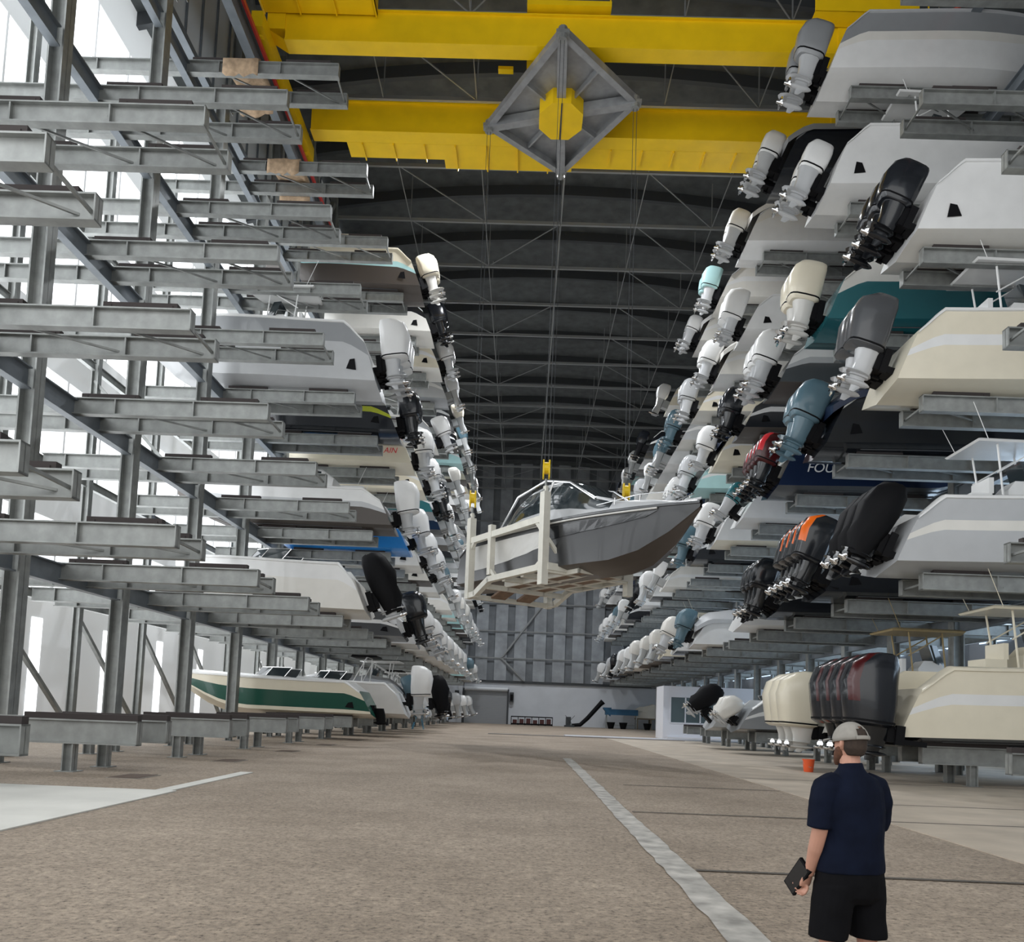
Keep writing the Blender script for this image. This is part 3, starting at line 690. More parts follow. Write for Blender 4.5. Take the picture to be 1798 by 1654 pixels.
cpart('far_girder', m, [YEL])
m = MB(); m.box((-10.2,39.96,31.0), (11.5,41.1,31.05)); m.box((-5.2,41.1,31.0), (1.6,41.8,31.05)); m.box((1.6,41.1,31.0), (11.5,41.5,31.05))
x = -9.4
while x < 11.5:
    m.box((x-.03,39.96,30.9), (x+.03,41.85 if -5.3 < x < 1.7 else 41.2,31.0)); x += 1.62
cpart('service_platform', m, [YEL])
m = MB(); m.box((-12.6,32.5,32.2), (-7.5,33.5,32.28)); m.box((-12.6,32.46,32.28), (-7.5,32.52,34.1))
for x in (-12.5,-10.9,-9.3,-7.55): m.box((x-.03,32.36,32.1), (x+.03,33.5,34.1)); 
m.box((-7.62,32.4,32.2), (-7.5,33.5,34.1)); cpart('end_platform', m, [YEL])
for sx in (-12.5, 16.3):
    m = MB(); m.box((sx-.25,32.6,30.75), (sx+.25,41.2,31.45))
    for yy in (33.2,35.0,38.8,40.6): m.tube([(sx-.1,yy,30.85),(sx+.1,yy,30.85)], .18, 10)
    cpart('end_carriage', m, [YEL])
m = MB()
for sx0, sx1, yy in ((11.5,16.3,32.7),):
    m.box((sx0,yy,32.2), (sx1,33.5,32.26)); m.box((sx0,32.66,32.2), (sx1-.4,32.72,33.7))
    for x in (sx0, sx0+1.6, sx0+3.2, sx1): m.bar((x,yy,32.2), (x,yy,34.2), .05)
    for z in (33.85, 34.2): m.bar((sx0,yy,z), (sx1,yy,z), .05)
cpart('handrail_platform', m, [YEL])
m = MB(); m.box((-.9,33.2,32.62), (2.8,40.4,32.85)); m.box((-.3,34.6,32.8), (2.2,38.8,33.5)); m.tube([(-.4,36.8,33.2),(2.3,36.8,33.2)], .38, 14)
for a in (-.85, 2.75): m.bar((a,33.3,32.8), (a,33.3,33.6), .06)
m.bar((-.85,33.3,33.6), (2.75,33.3,33.6), .05); m.box((-2.2,35.6,31.6), (-1.5,35.9,31.75))
cpart('trolley', m, [YEL])
ZS = 30.55
PB = {'near': (.68,32.2), 'far': (1.03,41.0), 'left': (-2.66,37.75), 'right': (4.27,35.95)}
ctr = (.83,36.8)
m = MB()
q = [PB['near'], PB['right'], PB['far'], PB['left']]
for a, b in zip(q, q[1:]+q[:1]):
    m.bar((*a,ZS), (*b,ZS), .12, .45); m.bar((*a,ZS-.2), (*b,ZS-.2), .3, .06)
    mid = ((a[0]+b[0])/2, (a[1]+b[1])/2); 
    m.bar((*mid,ZS), (*ctr,ZS), .08, .25)
for a in q: m.bar((*a,ZS-.1), (*ctr,ZS-.1), .42, .42)
m.quad([(*p,ZS+.2) for p in q]); m.quad([(*p,ZS+.23) for p in q[::-1]])
for a in q: m.tube([(a[0],a[1],ZS-.45),(a[0],a[1],ZS+.1)], .2, 10, 1); m.box((a[0]-.28,a[1]-.2,ZS-.25), (a[0]+.28,a[1]+.2,ZS-.1), 1)
sp = cpart('spreader_frame', m, [SPR, STEEL], 'grey diamond shaped spreader frame seen from below')
m = MB(); n0 = [(ctr[0]+1.12*math.cos(PI/8+i*PI/4), ctr[1]+1.3*math.sin(PI/8+i*PI/4)) for i in range(8)]
m.loft([[(*p,ZS-.55) for p in n0],[(*p,ZS+.3) for p in n0]]); m.box((ctr[0]-.03,ctr[1]-1.2,ZS-.58), (ctr[0]+.03,ctr[1]+1.2,ZS-.55), 1)
cpart('slewing_drum', m, [YEL, STEELD], 'yellow octagonal hub')
# suspended load
HB = {'A': (-2.70,38.0), 'B': (.66,32.9), 'C': (4.35,35.9), 'D': (1.0,40.7)}
ZH = 11.7
rp = {'A': PB['left'], 'B': PB['near'], 'C': PB['right'], 'D': PB['far']}
for k in 'ABCD':
    m = MB()
    for dx in (-.08, .08): m.bar((rp[k][0]+dx,rp[k][1],ZS-.4), (HB[k][0]+dx,HB[k][1],ZH+.35), .022)
    cpart('hoist_rope', m, [STEELD])
    m = MB(); x, y = HB[k]
    for s in (-.12, .12):
        m.loft([[(x+s-.03, y+.26*math.cos(a)*1.0, ZH+.1+.42*math.sin(a)) for a in [i*PI/6 for i in range(12)]], [(x+s+.03, y+.26*math.cos(a), ZH+.1+.42*math.sin(a)) for a in [i*PI/6 for i in range(12)]]])
    m.tube([(x-.1,y,ZH+.15),(x+.1,y,ZH+.15)], .25, 14)
    m.tube([(x,y,ZH-.3),(x,y,ZH-.55),(x+.12,y,ZH-.72),(x+.02,y,ZH-.86),(x-.1,y,ZH-.75)], .05, 8, 1)
    cpart('hook_block', m, [YELD, STEEL], 'yellow hook block')

# lifting frame
u = Vector((HB['B'][0]-HB['A'][0], HB['B'][1]-HB['A'][1], 0)); LAB = u.length; u.normalize()
w = Vector((HB['D'][0]-HB['A'][0], HB['D'][1]-HB['A'][1], 0)); w = (w - u*w.dot(u)); WAD = w.length; w.normalize()
A0 = Vector((HB['A'][0], HB['A'][1], 7.0))
frame = empty('lifting_frame', tuple(A0), math.atan2(u.y, u.x))
tag(frame, 'cream painted steel boat lifting frame hanging from the crane hooks', 'lifting frame')
def P(a, b, z): return (a, b, z)      # local: x along A to B, y towards D
ZT = 3.85
for a, b in ((0,0),(LAB,0),(LAB,WAD),(0,WAD)):
    m = MB(); m.bar(P(a,b,-.02), P(a,b,ZT), .32, .32, up=(1,0,0)); m.bar(P(a,b,ZT), P(a,b,ZT+.25), .12, .2, up=(1,0,0)); m.build('post', [CREAMST], frame)
for b in (0, WAD):
    m = MB(); m.bar(P(.1,b,2.75), P(LAB-.1,b,2.75), .22, .28); m.build('top_rail', [CREAMST], frame)
    m = MB(); m.bar(P(1.9,b,.9), P(1.9,b,3.2), .26, .26, up=(1,0,0)); m.build('post', [CREAMST], frame)
    m = MB(); m.bar(P(0,b,.12), P(.7,b,.16), .26, .26); m.bar(P(.6,b,.14), P(1.9,b,.72), .26, .26); m.bar(P(1.8,b,.7), P(LAB+.0,b,.72), .26, .26)
    m.bar(P(.14,b,2.4), P(.45,b,2.75), .16, .16); m.bar(P(1.6,b,2.75), P(1.9,b,2.4), .16, .16); m.bar(P(LAB-.15,b,2.3), P(LAB-.6,b,2.75), .16, .16)
    m.bar(P(LAB-.1,b,1.0), P(LAB-.6,b,.7), .16, .16); m.bar(P(2.0,b,1.1), P(2.4,b,.75), .16, .16)
    m.build('side_beam', [CREAMST], frame)
# cradle cross members: sloping arms with brown undersides
for a, s in ((.0,1),(1.35,0),(2.9,0),(4.4,0),(LAB,1)):
    m = MB(); z0 = .1 if a < 1.5 else .66
    z0 = .12 if a < .7 else (.45 if a < 1.5 else .62); zz = z0+.0
    m.bar(P(a,.1,zz), P(a,1.3,zz-.0), .24, .22); m.bar(P(a,1.25,zz), P(a,WAD-1.25,zz-.35), .24, .22) if False else m.bar(P(a,1.25,zz), P(a,WAD-1.25,zz), .24, .22); m.bar(P(a,WAD-1.3,zz), P(a,WAD-.1,zz), .24, .22)
    m.build('cross_beam', [CREAMST], frame)
for y0 in (1.15, WAD-1.95):
    m = MB(); m.box((1.5,y0,.55), (LAB+.9,y0+.8,.72)); m.box((1.4,y0-.06,.5), (LAB+1.0,y0+.06,.95), 1); m.box((1.4,y0+.74,.5), (LAB+1.0,y0+.86,.95), 1)
    m.box((LAB+.9,y0-.06,.5), (LAB+1.0,y0+.86,.95), 1)
    m.bar((.05,y0+.4,.15), (1.6,y0+.4,.62), .8, .1)
    m.build('fork', [WOOD, CREAMST], frame)
m = MB()
for b in (.12, WAD-.12): m.bar((LAB+.1,b,.75), (LAB+.1,1.2 if b < 1 else WAD-1.2,.75), .2, .3); m.bar((LAB+.1,b,1.9), (LAB+.1,1.1 if b < 1 else WAD-1.1,.85), .14, .14)
m.build('corner_brace', [CREAMST], frame)

# the hanging boat
bang = math.atan2(u.y, u.x)
st = A0 + w*(WAD/2) + u*(-2.3); st.z = 7.72
hb = empty('motor_yacht', tuple(st), bang); hb.rotation_euler = (0, math.radians(2.0), bang)
tag(hb, 'charcoal grey motor yacht with pale side panel hanging in the lifting frame', 'boat')
HL, HBm, HH = 14.9, 3.9, 2.2
RISE = .03; RAKE = .75
h = link('hull', hull_mesh(HL, HBm, HH), hb); mats_to(h, [PAL['brown'], PAL['charcoal'], PAL['charcoal'], PAL['charcoal'], PAL['charcoal'], PAL['darkgrey']])
d = link('deck', deck_mesh(HL, HBm, HH, .2), hb); mats_to(d, [PAL['lightgrey']])
def side_pt(t, s, sy, off=.02):
    # point on the topside at fraction t along the hull and s up from chine to sheer
    stn = hull_stations(HL, HBm, HH, n=61); x, b, bc, zk, zc, zs = stn[min(60, int(round(t*60)))]
    return (x, sy*(bc+.05+(b-bc-.05)*(s**.8)+off), zc+.02+(zs-zc-.02)*s)
for sy in (-1, 1):
    m = MB(); N = 16
    lo = [side_pt(.10+.40*i/N, .26+.22*(i/N)**2, sy) for i in range(N+1)]; hi = [side_pt(.10+.52*i/N, .86, sy) for i in range(N+1)]
    m.loft([lo, hi] if sy < 0 else [hi, lo], closed=False, cap=False); o = m.build('side_panel', [PAL['silver']], hb); o['label'] = 'pale silver hull side panel'
    m = MB()
    lo = [side_pt(.52+.34*i/N, .60+.16*i/N, sy, .035) for i in range(N+1)]; hi = [side_pt(.50+.40*i/N, .90, sy, .035) for i in range(N+1)]
    m.loft([lo, hi] if sy < 0 else [hi, lo], closed=False, cap=False); m.build('hull_window', [BLACK], hb)
m = MB(); rings = []
prof = [(.10,.30,.66),(.18,1.05,.66),(.24,1.32,.68),(.32,1.42,.68),(.40,1.38,.67),(.47,1.12,.65),(.54,.66,.6),(.62,.38,.52),(.74,.22,.4),(.80,.10,.2),(.86,.05,.06)]
for t, hh, wf in prof:
    t += .12; hh *= 1.38; x = HL*t; z = HH*(1+.02*t)+.12; W = HBm/2*wf*1.12
    half = [(W,z-.1),(W*.97,z+hh*.30),(W*.80,z+hh*.86),(W*.62,z+hh*.99),(0,z+hh*1.04)]
    rings.append([(x,y,zz) for y, zz in half]+[(x,-y,zz) for y, zz in half[::-1][1:]])
m.loft(rings, closed=False, cap=False, mfun=lambda i, j: 1 if (j in (1,6) and 0 <= i <= 6) or (i in (4,5) and 1 < j < 6) else 0)
m.quad(rings[0][::-1], 1)
m.build('cabin', [PAL['lightgrey'], GLASS], hb, True, 35)
m = MB()
for sy in (-1, 1):
    m.tube([(HL*.22,sy*1.42,HH+.3),(HL*.32,sy*1.38,HH+1.75),(HL*.45,sy*1.2,HH+2.2),(HL*.57,sy*1.18,HH+1.8),(HL*.68,sy*1.1,HH+.85)], .055, 8)
    m.tube([(HL*.45,sy*1.42,HH+.5),(HL*.49,sy*1.22,HH+2.05)], .06, 6)
    m.tube([(HL*.70,sy*1.25,HH+.5),(HL*.84,sy*.85,HH+.65),(HL*.95,sy*.35,HH+.6)], .022, 6)
    for t in (.76,.84,.92): m.tube([(HL*t,sy*(1.1-(t-.76)*3.2),HH+.4),(HL*t,sy*(1.08-(t-.76)*3.2),HH+.68)], .018, 5)
m.build('rail_frame', [CHROME], hb, True)
m = MB()
for sy in (-1, 1):
    pts = [side_pt(t, .97, sy, .07) for t in [i/30 for i in range(1, 28)]]; m.tube(pts, .04, 6)
m.build('rub_rail', [PAL['silver']], hb, True)
m = MB(); m.box((-.9,-1.3,.55), (.05,1.3,.68)); m.bar((-.1,.9,.3), (-.7,.9,.55), .08); m.bar((-.1,-.9,.3), (-.7,-.9,.55), .08); m.build('swim_platform', [PAL['grey']], hb)
for y in (-.55, .55):
    m = MB(); m.loft([sq_ring(-.25,.35,.25,.16,10,.8), sq_ring(-.4,-.05,.22,.07,10,.8)]); m.tube([(-.1,0,-.05),(-.4,0,-.05),(-.8,0,-.05)], [.02,.1,.06], 8)
    for i, v in enumerate(m.v): m.v[i] = (v[0], v[1]+y, v[2]+.12)
    m.build('stern_drive', [BLKR], hb, True)

# ------------------------------------------------------------------ far end furniture
m = MB(); m.box((-8.25,YW-.3,0), (-2.15,YW-.1,4.75)); z = .15
while z < 4.7: m.box((-8.25,YW-.34,z), (-2.15,YW-.3,z+.04), 1); z += .2
root = empty('door_1', (0,0,0)); tag(root, 'grey roller shutter door in the far end wall', 'door', kind='structure')
m.build('shutter', [mat('shutter_grey', (.34,.35,.36), .6), mat('shutter_groove', (.27,.28,.29), .6)], root)
m = MB(); m.box((-8.5,YW-.5,0), (-8.25,YW-.02,5.0)); m.box((-2.15,YW-.5,0), (-1.9,YW-.02,5.0)); m.build('door_frame', [STEELD], root)
m = MB(); m.tube([(-8.3,YW-.6,4.95),(-2.1,YW-.6,4.95)], .3, 12); m.build('shutter_box', [mat('shutter_box_pale', (.6,.62,.64), .4)], root, True)
for x, lab in ((-9.4,'dark wall box left of the roller shutter'),(-1.5,'dark wall box right of the roller shutter')):
    m = MB(); m.box((x-.3,YW-.6,3.2), (x+.3,YW-.02,4.6)); m.box((x-.2,YW-.66,3.4), (x+.2,YW-.6,4.3), 1); tag(m.build('wall_box', [STEELD, BLKR]), lab, 'box')
root = empty('equipment_rack', (0,YW-3,0)); tag(root, 'low dark red and black equipment rack along the far wall', 'equipment')
m = MB(); m.box((-1.4,-.5,.05), (4.4,.5,.25)); m.box((-1.4,-.5,1.1), (4.4,.5,1.25))
for i in range(7): m.bar((-1.4+i*.96,-.5,0), (-1.4+i*.96,-.5,1.25), .1)
m.build('frame', [BLKR], root)
m = MB()
for i in range(6): m.box((-1.2+i*.95,-.4,.25), (-.6+i*.95,.4,.75+.1*(i % 3)))
m.build('tool_case', [mat('dull_red', (.07,.018,.016), .6), ], root)
root = empty('conveyor_arm', (0,YW-4,0)); tag(root, 'dark sloping conveyor arm standing before the far white wall', 'conveyor')
m = MB(); m.tube([(7.0,0,.25),(8.2,0,.35),(9.2,0,1.3),(10.9,0,3.3),(11.3,0,3.7)], [.22,.28,.3,.32,.4], 8); m.build('arm', [BLKR], root, True)
m = MB(); m.box((6.0,-.4,.0), (7.4,.4,.25)); m.box((6.2,-.3,.25), (6.9,.3,1.4)); m.bar((6.0,-.4,0), (7.4,-.4,1.6), .06); m.bar((7.4,-.4,0), (6.1,-.4,1.6), .06); m.build('base', [STEELD], root)
root = empty('work_bench', (0,YW-3.5,0)); tag(root, 'bench with dark blue tarpaulin top by the far wall', 'bench')
m = MB(); m.box((11.7,-.6,1.9), (16.2,.6,2.7)); m.loft([[(11.4,-.65,2.7),(12.4,-.65,1.7),(12.4,.65,1.7),(11.4,.65,2.7)],[(11.4,-.65,2.9),(12.5,-.65,2.9),(12.5,.65,2.9),(11.4,.65,2.9)]]); m.build('tarpaulin', [mat('tarp_blue', (.02,.09,.17), .6)], root)
m = MB()
for x in (11.9, 16.0):
    for y in (-.5, .5): m.bar((x,y,0), (x,y,1.9), .12)
m.bar((11.9,0,.5), (16,0,.5), .08); m.build('bench_frame', [STEEL], root)
for i, x in enumerate((12.3,14.0,17.3)):
    m = MB(); m.tube([(x,YW-5.5,0),(x,YW-5.5,.1),(x,YW-5.5,.85),(x,YW-5.5,.9)], [.35,.38,.58,.6], 12)
    tag(m.build('black_bin', [BLKR], None, True), ['leftmost black bin under the blue bench','middle black bin under the blue bench','right black bin near the covered pile'][i], 'bin', 'black bins by the far wall')
m = MB(); rr = random.Random(2); rings = []
for i in range(8):
    x = 16.0+i*.6; hh = 1.2+math.sin(PI*(i+.5)/8)*1.5+rr.uniform(-.2,.2)
    rings.append([(x,YW-3.6,1.6),(x,YW-3.6,1.6+hh*.4),(x,YW-3.1,1.6+hh*.7),(x,YW-2.5,1.6+hh*.72),(x,YW-1.9,1.6+hh*.4),(x,YW-1.9,1.6)])
m.loft(rings); root = empty('covered_pallet', (0,0,0)); tag(root, 'pale plastic covered pallet beside the office corner', 'pallet'); m.build('plastic_cover', [mat('plastic_cover', (.66,.60,.50), .5)], root, True)
m = MB()
for x in (16.1,18.0,20.0): m.box((x,YW-3.6,0), (x+.2,YW-2.0,1.45))
m.box((16.0,YW-3.6,1.4), (20.3,YW-1.9,1.6)); m.build('pallet_frame', [mat('pallet_brown', (.2,.15,.1), .8)], root)

# step ladder by the left rack
root = empty('step_ladder', (-8.6,68,0)); tag(root, 'small blue step ladder standing by the left rack', 'ladder')
LB = mat('ladder_blue', (.10,.32,.48), .5)
for y in (-.3, .3):
    m = MB(); m.bar((-.5,y,0), (-.05,y,1.9), .07); m.build('front_rail', [LB], root); m = MB(); m.bar((.45,y,0), (.0,y,1.9), .05); m.build('rear_rail', [LB], root)
for i in range(5):
    m = MB(); t = (i+1)/6; m.box((-.5+.45*t-.08,-.3,1.9*t), (-.5+.45*t+.08,.3,1.9*t+.04)); m.build('step', [LB], root)

# dock edge strip across the aisle near the far end
m = MB(); m.box((-2.5,62,0), (12.5,63.2,.05)); m.box((3.5,63.2,0), (22,66.4,.07), 1)
struct('trim_dock', m, [mat('grey_strip', (.20,.18,.165), .8), mat('pale_strip', (.50,.50,.53), .6)], 'raised pale concrete strip across the far floor')

# white office under the right rack
root = empty('site_office', (11.85,68,0)); tag(root, 'white office cabin with a glazed front under the right rack', 'office')
OW = mat('office_white', (.80,.81,.86), .5)
m = MB(); Wd, Dp, Hh = 11.0, 3.6, 4.35
m.box((0,0,0), (.6,.15,Hh)); m.box((.6,0,0), (5.0,.15,1.35)); m.box((.6,0,3.55), (5.0,.15,Hh)); m.box((5.0,0,0), (Wd,.15,Hh)); m.box((0,.15,0), (.15,Dp,Hh)); m.box((0,0,Hh), (Wd,Dp,Hh+.08))
m.build('cabin_wall', [OW], root)
m = MB()
for x in (.6,1.85,3.1,5.0): m.box((x-.05,-.04,1.35), (x+.05,.1,3.55))
m.box((.6,-.04,1.3), (5.0,.1,1.4)); m.box((.6,-.04,3.5), (5.0,.1,3.6)); m.build('window_frame', [OW], root)
m = MB(); m.box((.6,.06,1.35), (5.0,.09,3.55)); m.build('window_pane', [mat('office_glass', (.12,.16,.17), .1)], root)
m = MB(); m.box((.35,-.3,0.0), (Wd,0,.18)); m.build('plinth', [OW], root)

# orange bucket
bk = empty('bucket', (10.2,28.9,.012)); tag(bk, 'orange plastic bucket on the pale slab behind the person', 'bucket')
m = MB(); m.tube([(0,0,0),(0,0,.02),(0,0,.36),(0,0,.38)], [.13,.14,.175,.18], 20); m.build('pail', [mat('bucket_orange', (.85,.12,.03), .5)], bk, True)
m = MB(); m.tube([(.18,0,.34),(.15,-.05,.22),(0,-.19,.14),(-.15,-.05,.22),(-.18,0,.34)], .006, 5); m.build('handle', [STEEL], bk)
m = MB(); m.tube([(0,0,.36),(0,0,.385)], [.19,.19], 20); m.build('rim', [mat('bucket_orange', (1,0,0))], bk, True)
bk.scale = (1.15,)*3

# ------------------------------------------------------------------ person
PX, PY = 2.0, 4.95
per = empty('person', (PX,PY,0), math.radians(22)); tag(per, 'man in navy t-shirt, black shorts and grey cap, back to camera', 'person')
SKIN = mat('skin', (.46,.24,.17), .55, 0, .06, 12); HAIR = mat('dark_hair', (.03,.018,.012), .8, 0, .3, 40)
def remesh(o, v=.008, sm=4):
    r = o.modifiers.new('r', 'REMESH'); r.mode = 'VOXEL'; r.voxel_size = v; r.use_smooth_shade = True
    s = o.modifiers.new('s', 'SMOOTH'); s.iterations = sm; s.factor = .5
def ell(cx, cy, z, a, b, n=20): return [(cx+a*math.cos(2*PI*i/n), cy+b*math.sin(2*PI*i/n), z) for i in range(n)]
body = MB()
# torso
body.loft([ell(.0,0,z,a,b) for z, a, b in ((.80,.15,.12),(.88,.175,.13),(.98,.165,.125),(1.10,.165,.125),(1.25,.185,.125),(1.34,.18,.11),(1.40,.12,.085),(1.43,.06,.06))])
# neck and head (face towards +y)
body.tube([(0,-.01,1.38),(0,.0,1.45),(0,.01,1.52)], [.068,.06,.06], 14)
body.loft([ell(0,cy,z,a,b,18) for z, a, b, cy in ((1.475,.035,.035,.075),(1.495,.052,.062,.05),(1.53,.066,.085,.022),(1.57,.074,.095,.01),(1.61,.077,.099,.006),(1.65,.075,.096,.004),(1.685,.06,.078,.0),(1.705,.03,.04,.0))])
body.tube([(0,.10,1.60),(0,.118,1.575),(0,.108,1.555)], [.009,.016,.012], 8)            # nose
for s in (-1, 1):
    body.tube([(s*.072,-.005,1.555),(s*.085,-.012,1.58),(s*.084,-.016,1.605),(s*.074,-.01,1.615)], [.009,.012,.013,.008], 8)   # ears
    # eye sockets brow
    body.tube([(s*.015,.093,1.612),(s*.045,.086,1.615)], .009, 6)
body.tube([(-.022,.098,1.53),(0,.104,1.53),(.022,.098,1.53)], .008, 6)
# arms: left hangs by the side holding a phone, right bent forward
LAp = [(-.195,0,1.34),(-.225,-.01,1.22),(-.238,-.01,1.08),(-.235,.03,.96),(-.225,.075,.85),(-.222,.095,.80)]
body.tube(LAp, [.055,.054,.046,.043,.033,.028], 14)
RAp = [(.195,0,1.34),(.225,.02,1.22),(.23,.05,1.07),(.19,.16,1.03),(.12,.27,1.06),(.08,.30,1.07)]
body.tube(RAp, [.055,.054,.046,.042,.032,.027], 14)
# legs
for s, hx, fx, ky in ((-1,-.095,-.135,.02),(1,.085,.105,-.03)):
    body.tube([(hx,0,.86),(hx*1.08,.005,.70),(fx,.01+ky,.50),(fx,.0+ky,.44),(fx,-.015+ky,.32),(fx,-.01+ky,.14),(fx,-.01+ky,.07)], [.10,.092,.062,.058,.060,.040,.040], 14)
# hands
def hand(pw, d, side):
    d = Vector(d).normalized(); pw = Vector(pw)
    out = Vector((side,0,0)); nrm = d.cross(out).normalized(); out = nrm.cross(d).normalized()
    for t in (0, .03, .06, .085):
        pass
    body.tube([pw, pw+d*.03, pw+d*.07, pw+d*.09], [(.024,.018),(.034,.017),(.040,.016),(.036,.014)], 12)
    return nrm
def fingers(base, acr, fwd, curl, lens=(.068,.078,.072,.056), r=.0085, spread=.02):
    base = Vector(base); acr = Vector(acr).normalized(); fwd = Vector(fwd).normalized(); curl = Vector(curl).normalized()
    for i, L in enumerate(lens):
        p = base+acr*((i-1.5)*spread); pts = [p-fwd*.02]
        a = 0; q = p
        for s_, da in ((.42, .5), (.33, .7), (.25, .6)):
            pts.append(q.copy()); a += da; q = q+(fwd*math.cos(a)+curl*math.sin(a))*L*s_
        pts.append(q); body.tube(pts, [r*1.1, r*1.1, r, r*.95, r*.75], 8)
# left hand: palm plane faces the thigh (+x); fingers curl under the phone
pL = Vector((-.222,.10,.79))
body.tube([(-.222,.093,.81),(-.222,.11,.78),(-.223,.125,.745),(-.223,.132,.725)], [(.022,.028),(.019,.038),(.018,.042),(.016,.038)], 12)
fingers((-.222,.135,.72), (0,1,.35), (0,.12,-1), (-1,0,0))
body.tube([(-.222,.135,.785),(-.232,.165,.765),(-.245,.185,.745),(-.255,.195,.725)], [.013,.012,.010,.008], 8)
pR = Vector((.07,.31,1.075))
body.tube([(.09,.30,1.068),(.06,.315,1.08),(.025,.33,1.09),(.005,.335,1.095)], [(.02,.026),(.018,.036),(.017,.04),(.015,.036)], 12)
fingers((.0,.335,1.095), (0,.25,1), (-1,.2,.1), (0,-1,0))
body.tube([(.06,.315,1.10),(.035,.31,1.125),(.01,.31,1.135)], [.013,.011,.008], 8)
bo = body.build('body', [SKIN], per, True); remesh(bo, .0055, 3)
# shirt
sh = MB()
sh.loft([ell(0,0,z,a,b,24) for z, a, b in ((.83,.222,.168),(.90,.222,.17),(1.0,.216,.168),(1.10,.216,.165),(1.22,.222,.16),(1.32,.212,.145),(1.38,.17,.12),(1.415,.105,.088),(1.44,.078,.074))])
for s in (-1, 1):
    sh.tube([(s*.13,0,1.34),(s*.19,-.003,1.33),(s*.222,-.006,1.24),(s*.238,-.008+(.03 if s > 0 else 0),1.13),(s*.240,-.008+(.05 if s > 0 else 0),1.09)], [.085,.082,.076,.074,.076], 16)
sh.tube([(0,-.005,1.42),(0,0,1.475)], [(.075,.075),(.07,.07)], 16)
so = sh.build('t_shirt', [mat('navy_cotton', (.0035,.006,.016), .85, 0, .25, 6, bump=.2)], per, True); remesh(so, .009, 3)
dt = bpy.data.textures.new('cloth_folds', 'CLOUDS'); dt.noise_scale = .16
dm = so.modifiers.new('d', 'DISPLACE'); dm.texture = dt; dm.strength = .02; dm.texture_coords = 'LOCAL'
# shorts
sr = MB()
sr.loft([ell(0,0,z,a,b,24) for z, a, b in ((.93,.18,.14),(.86,.212,.16),(.78,.222,.168),(.70,.215,.16),(.655,.17,.13))])
for s, x0, x1, dy in ((-1,-.11,-.15,.012),(1,.10,.118,-.02)):
    sr.loft([ell(x0+(x1-x0)*t, dy*t, .76-.31*t, a, b, 20) for t, a, b in ((0,.112,.138),(.3,.115,.13),(.6,.112,.122),(1.0,.108,.115))])
so2 = sr.build('shorts', [mat('black_cotton', (.004,.004,.005), .9, 0, .2, 8)], per, True); remesh(so2, .009, 3)
dm = so2.modifiers.new('d', 'DISPLACE'); dm.texture = dt; dm.strength = .015; dm.texture_coords = 'LOCAL'
for nm_ in ('navy_cotton','black_cotton','black_rough'): MATS[nm_].node_tree.nodes['Principled BSDF'].inputs['Specular IOR Level'].default_value = .12
# shoes and socks
for s, fx, fy in ((-1,-.135,.01),(1,.105,-.04)):
    m = MB(); m.loft([[(fx+a*math.cos(2*PI*i/14), fy+.05+b*math.sin(2*PI*i/14)+dy, z) for i in range(14)] for z, a, b, dy in ((.0,.05,.14,0),(.03,.052,.145,0),(.06,.045,.12,-.015),(.10,.042,.075,-.045),(.13,.04,.055,-.055))])
    m.build('shoe', [BLKR], per, True)
# hair and beard
hr = MB(); hr.loft([ell(0,cy,z,a,b,18) for z, a, b, cy in ((1.52,.052,.05,-.035),(1.56,.074,.075,-.025),(1.61,.081,.085,-.018),(1.66,.079,.088,-.008),(1.69,.06,.07,-.005))])
ho = hr.build('hair', [HAIR], per, True); remesh(ho, .007, 3)
be = MB(); be.loft([ell(0,cy,z,a,b,18) for z, a, b, cy in ((1.455,.03,.03,.085),(1.475,.05,.048,.068),(1.50,.066,.062,.048),(1.53,.074,.07,.034),(1.56,.077,.066,.024),(1.575,.076,.05,.01))])
bo2 = be.build('beard', [mat('brown_beard', (.09,.035,.018), .9, 0, .3, 40)], per, True); remesh(bo2, .007, 2)
# cap: crown with strap opening at the back
cap = MB(); n = 28; rings = []
tilt = .16
for i in range(9):
    ph = i/8*PI/2; r = math.cos(ph); z = math.sin(ph)
    rings.append([(.098*r*math.cos(2*PI*j/n), .116*r*math.sin(2*PI*j/n), .118*z) for j in range(n)])
base = len(cap.v)
for r in rings: cap.v += r
for i in range(8):
    for j in range(n):
        ang = 2*PI*(j+.5)/n
        if i in (1,2,3) and abs((ang-1.5*PI)) < (0,.52,.42,.26)[i]: continue
        a = base+i*n+j; b = base+i*n+(j+1) % n; cap.f.append((a,b,b+n,a+n)); cap.m.append(0)
CAPM = mat('grey_cap_cloth', (.26,.245,.22), .85, 0, .08, 30)
co = cap.build('cap', [CAPM], per, True, 50); co.location = (0,.0,1.605); co.rotation_euler = (-.14,0,0)
sd = co.modifiers.new('s', 'SOLIDIFY'); sd.thickness = .005
m = MB(); N = 12; a_ = []; b_ = []
for j in range(N+1):
    t = PI*.12+PI*.76*j/N
    a_.append((.094*math.cos(t), .112*math.sin(t), .012)); b_.append((.088*math.cos(t)*1.05, .10+.088*math.sin(t), .012+.018*math.sin(t)-.012*abs(math.cos(t))))
m.loft([a_, b_], closed=False, cap=False); m.loft([[(x,y,z+.006) for x,y,z in b_],[(x,y,z+.006) for x,y,z in a_]], closed=False, cap=False); br = m.build('cap_brim', [CAPM], co, True)
m = MB()
for j in range(10):
    pass
tp = [(.101*math.cos(t), .119*math.sin(t), .012) for t in [1.5*PI-.55+i*.11 for i in range(11)]]
m.tube(tp, [(.011,.002)]*11, 6); m.build('cap_strap', [CAPM], co)
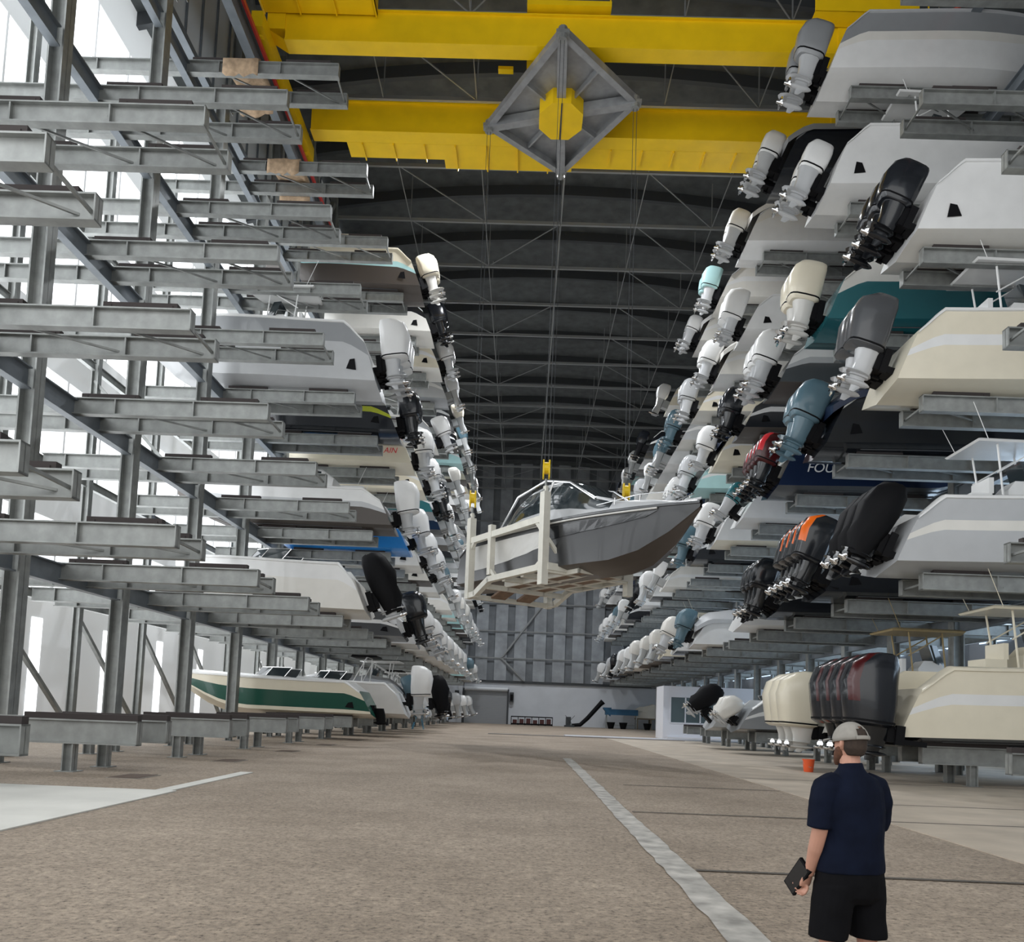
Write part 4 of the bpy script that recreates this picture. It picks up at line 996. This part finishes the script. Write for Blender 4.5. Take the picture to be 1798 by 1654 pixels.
# phone / tablet held in the left hand
pt = empty('phone_case', (0,0,0)); tag(pt, 'black phone in a folding case held in the left hand of the man', 'phone')
R = Matrix.Rotation(math.radians(22), 4, 'Z')
pt.location = tuple(Vector((PX,PY,0)) + R.to_3x3() @ Vector((-.245,.165,.775))); pt.rotation_euler = (math.radians(40), 0, math.radians(22))
m = MB(); m.box((-.010,-.055,-.11), (.010,.055,.11)); m.build('case', [BLKR], pt)
m = MB(); m.box((-.013,-.048,-.10), (-.010,.048,.10)); m.build('screen', [BLACK], pt)

# ------------------------------------------------------------------ camera
fpx, pit, roll, yaw, sy = 1419.8, .0734, .0382, -.0145, 319.6
def cam2w(px, py, d):
    c, s = math.cos(pit), math.sin(pit); y = d*c-py*s; z = d*s+py*c
    c, s = math.cos(yaw), math.sin(yaw); return Vector((px*c+y*s, -px*s+y*c, z))
c, s = math.cos(roll), math.sin(roll)
right = cam2w(c, s, 0); up = cam2w(-s, c, 0); back = -cam2w(0, 0, 1)
cam = bpy.data.cameras.new('camera'); co_ = bpy.data.objects.new('camera', cam); C.objects.link(co_)
M = Matrix((right, up, back)).transposed().to_4x4(); M.translation = Vector((0,0,1.7)); co_.matrix_world = M
cam.sensor_width = 36; cam.sensor_fit = 'HORIZONTAL'; cam.lens = 36*fpx/1798; cam.shift_y = sy/1798; cam.clip_end = 400
bpy.context.scene.camera = co_

# ------------------------------------------------------------------ light
wd = bpy.data.worlds.new('world'); bpy.context.scene.world = wd; wd.use_nodes = True
wd.node_tree.nodes['Background'].inputs['Color'].default_value = (.86,.93,1,1); wd.node_tree.nodes['Background'].inputs['Strength'].default_value = .55
def area(name, loc, rot, sx, sy_, power, col=(1,1,1)):
    l = bpy.data.lights.new(name, 'AREA'); l.shape = 'RECTANGLE'; l.size = sx; l.size_y = sy_; l.energy = power; l.color = col
    o = bpy.data.objects.new(name, l); C.objects.link(o); o.location = loc; o.rotation_euler = rot; return o
# open front of the shed behind the camera: daylight
area('front_daylight', (2,-5.5,15), (PI/2,0,0), 40, 28, 3200, (1,.98,.94))
# daylight through the left wall
area('left_daylight', (XL+.4,50,16), (0,-PI/2,0), 28, 110, 13000, (.95,.98,1))
area('right_daylight', (24.6,60,7.5), (0,PI/2,0), 4, 90, 3500, (.62,.8,1))
def sun(name, d, e, col, shadow=True, ang=3):
    l = bpy.data.lights.new(name, 'SUN'); l.energy = e; l.color = col; l.angle = math.radians(ang); l.use_shadow = shadow
    o = bpy.data.objects.new(name, l); C.objects.link(o); o.rotation_euler = Vector(d).normalized().to_track_quat('-Z', 'Y').to_euler(); return o
for yy in (45, 70, 95):  # fill spots added to brighten the far aisle, not fixtures of the shed
    for xx in (-4, 5):
        l = bpy.data.lights.new('roof_fill_spot', 'SPOT'); l.energy = 9000; l.spot_size = math.radians(150); l.spot_blend = 1; l.shadow_soft_size = .5; l.color = (.93,.96,1)
        o = bpy.data.objects.new('roof_fill_spot', l); C.objects.link(o); o.location = (xx,yy,ZR-.5)
sc = bpy.context.scene
sc.view_settings.view_transform = 'Standard'; sc.view_settings.look = 'None'; sc.view_settings.exposure = 0.22
sc.cycles.max_bounces = 6; sc.cycles.diffuse_bounces = 3; sc.cycles.glossy_bounces = 3; sc.cycles.use_denoising = True
sc.cycles.sample_clamp_indirect = 4
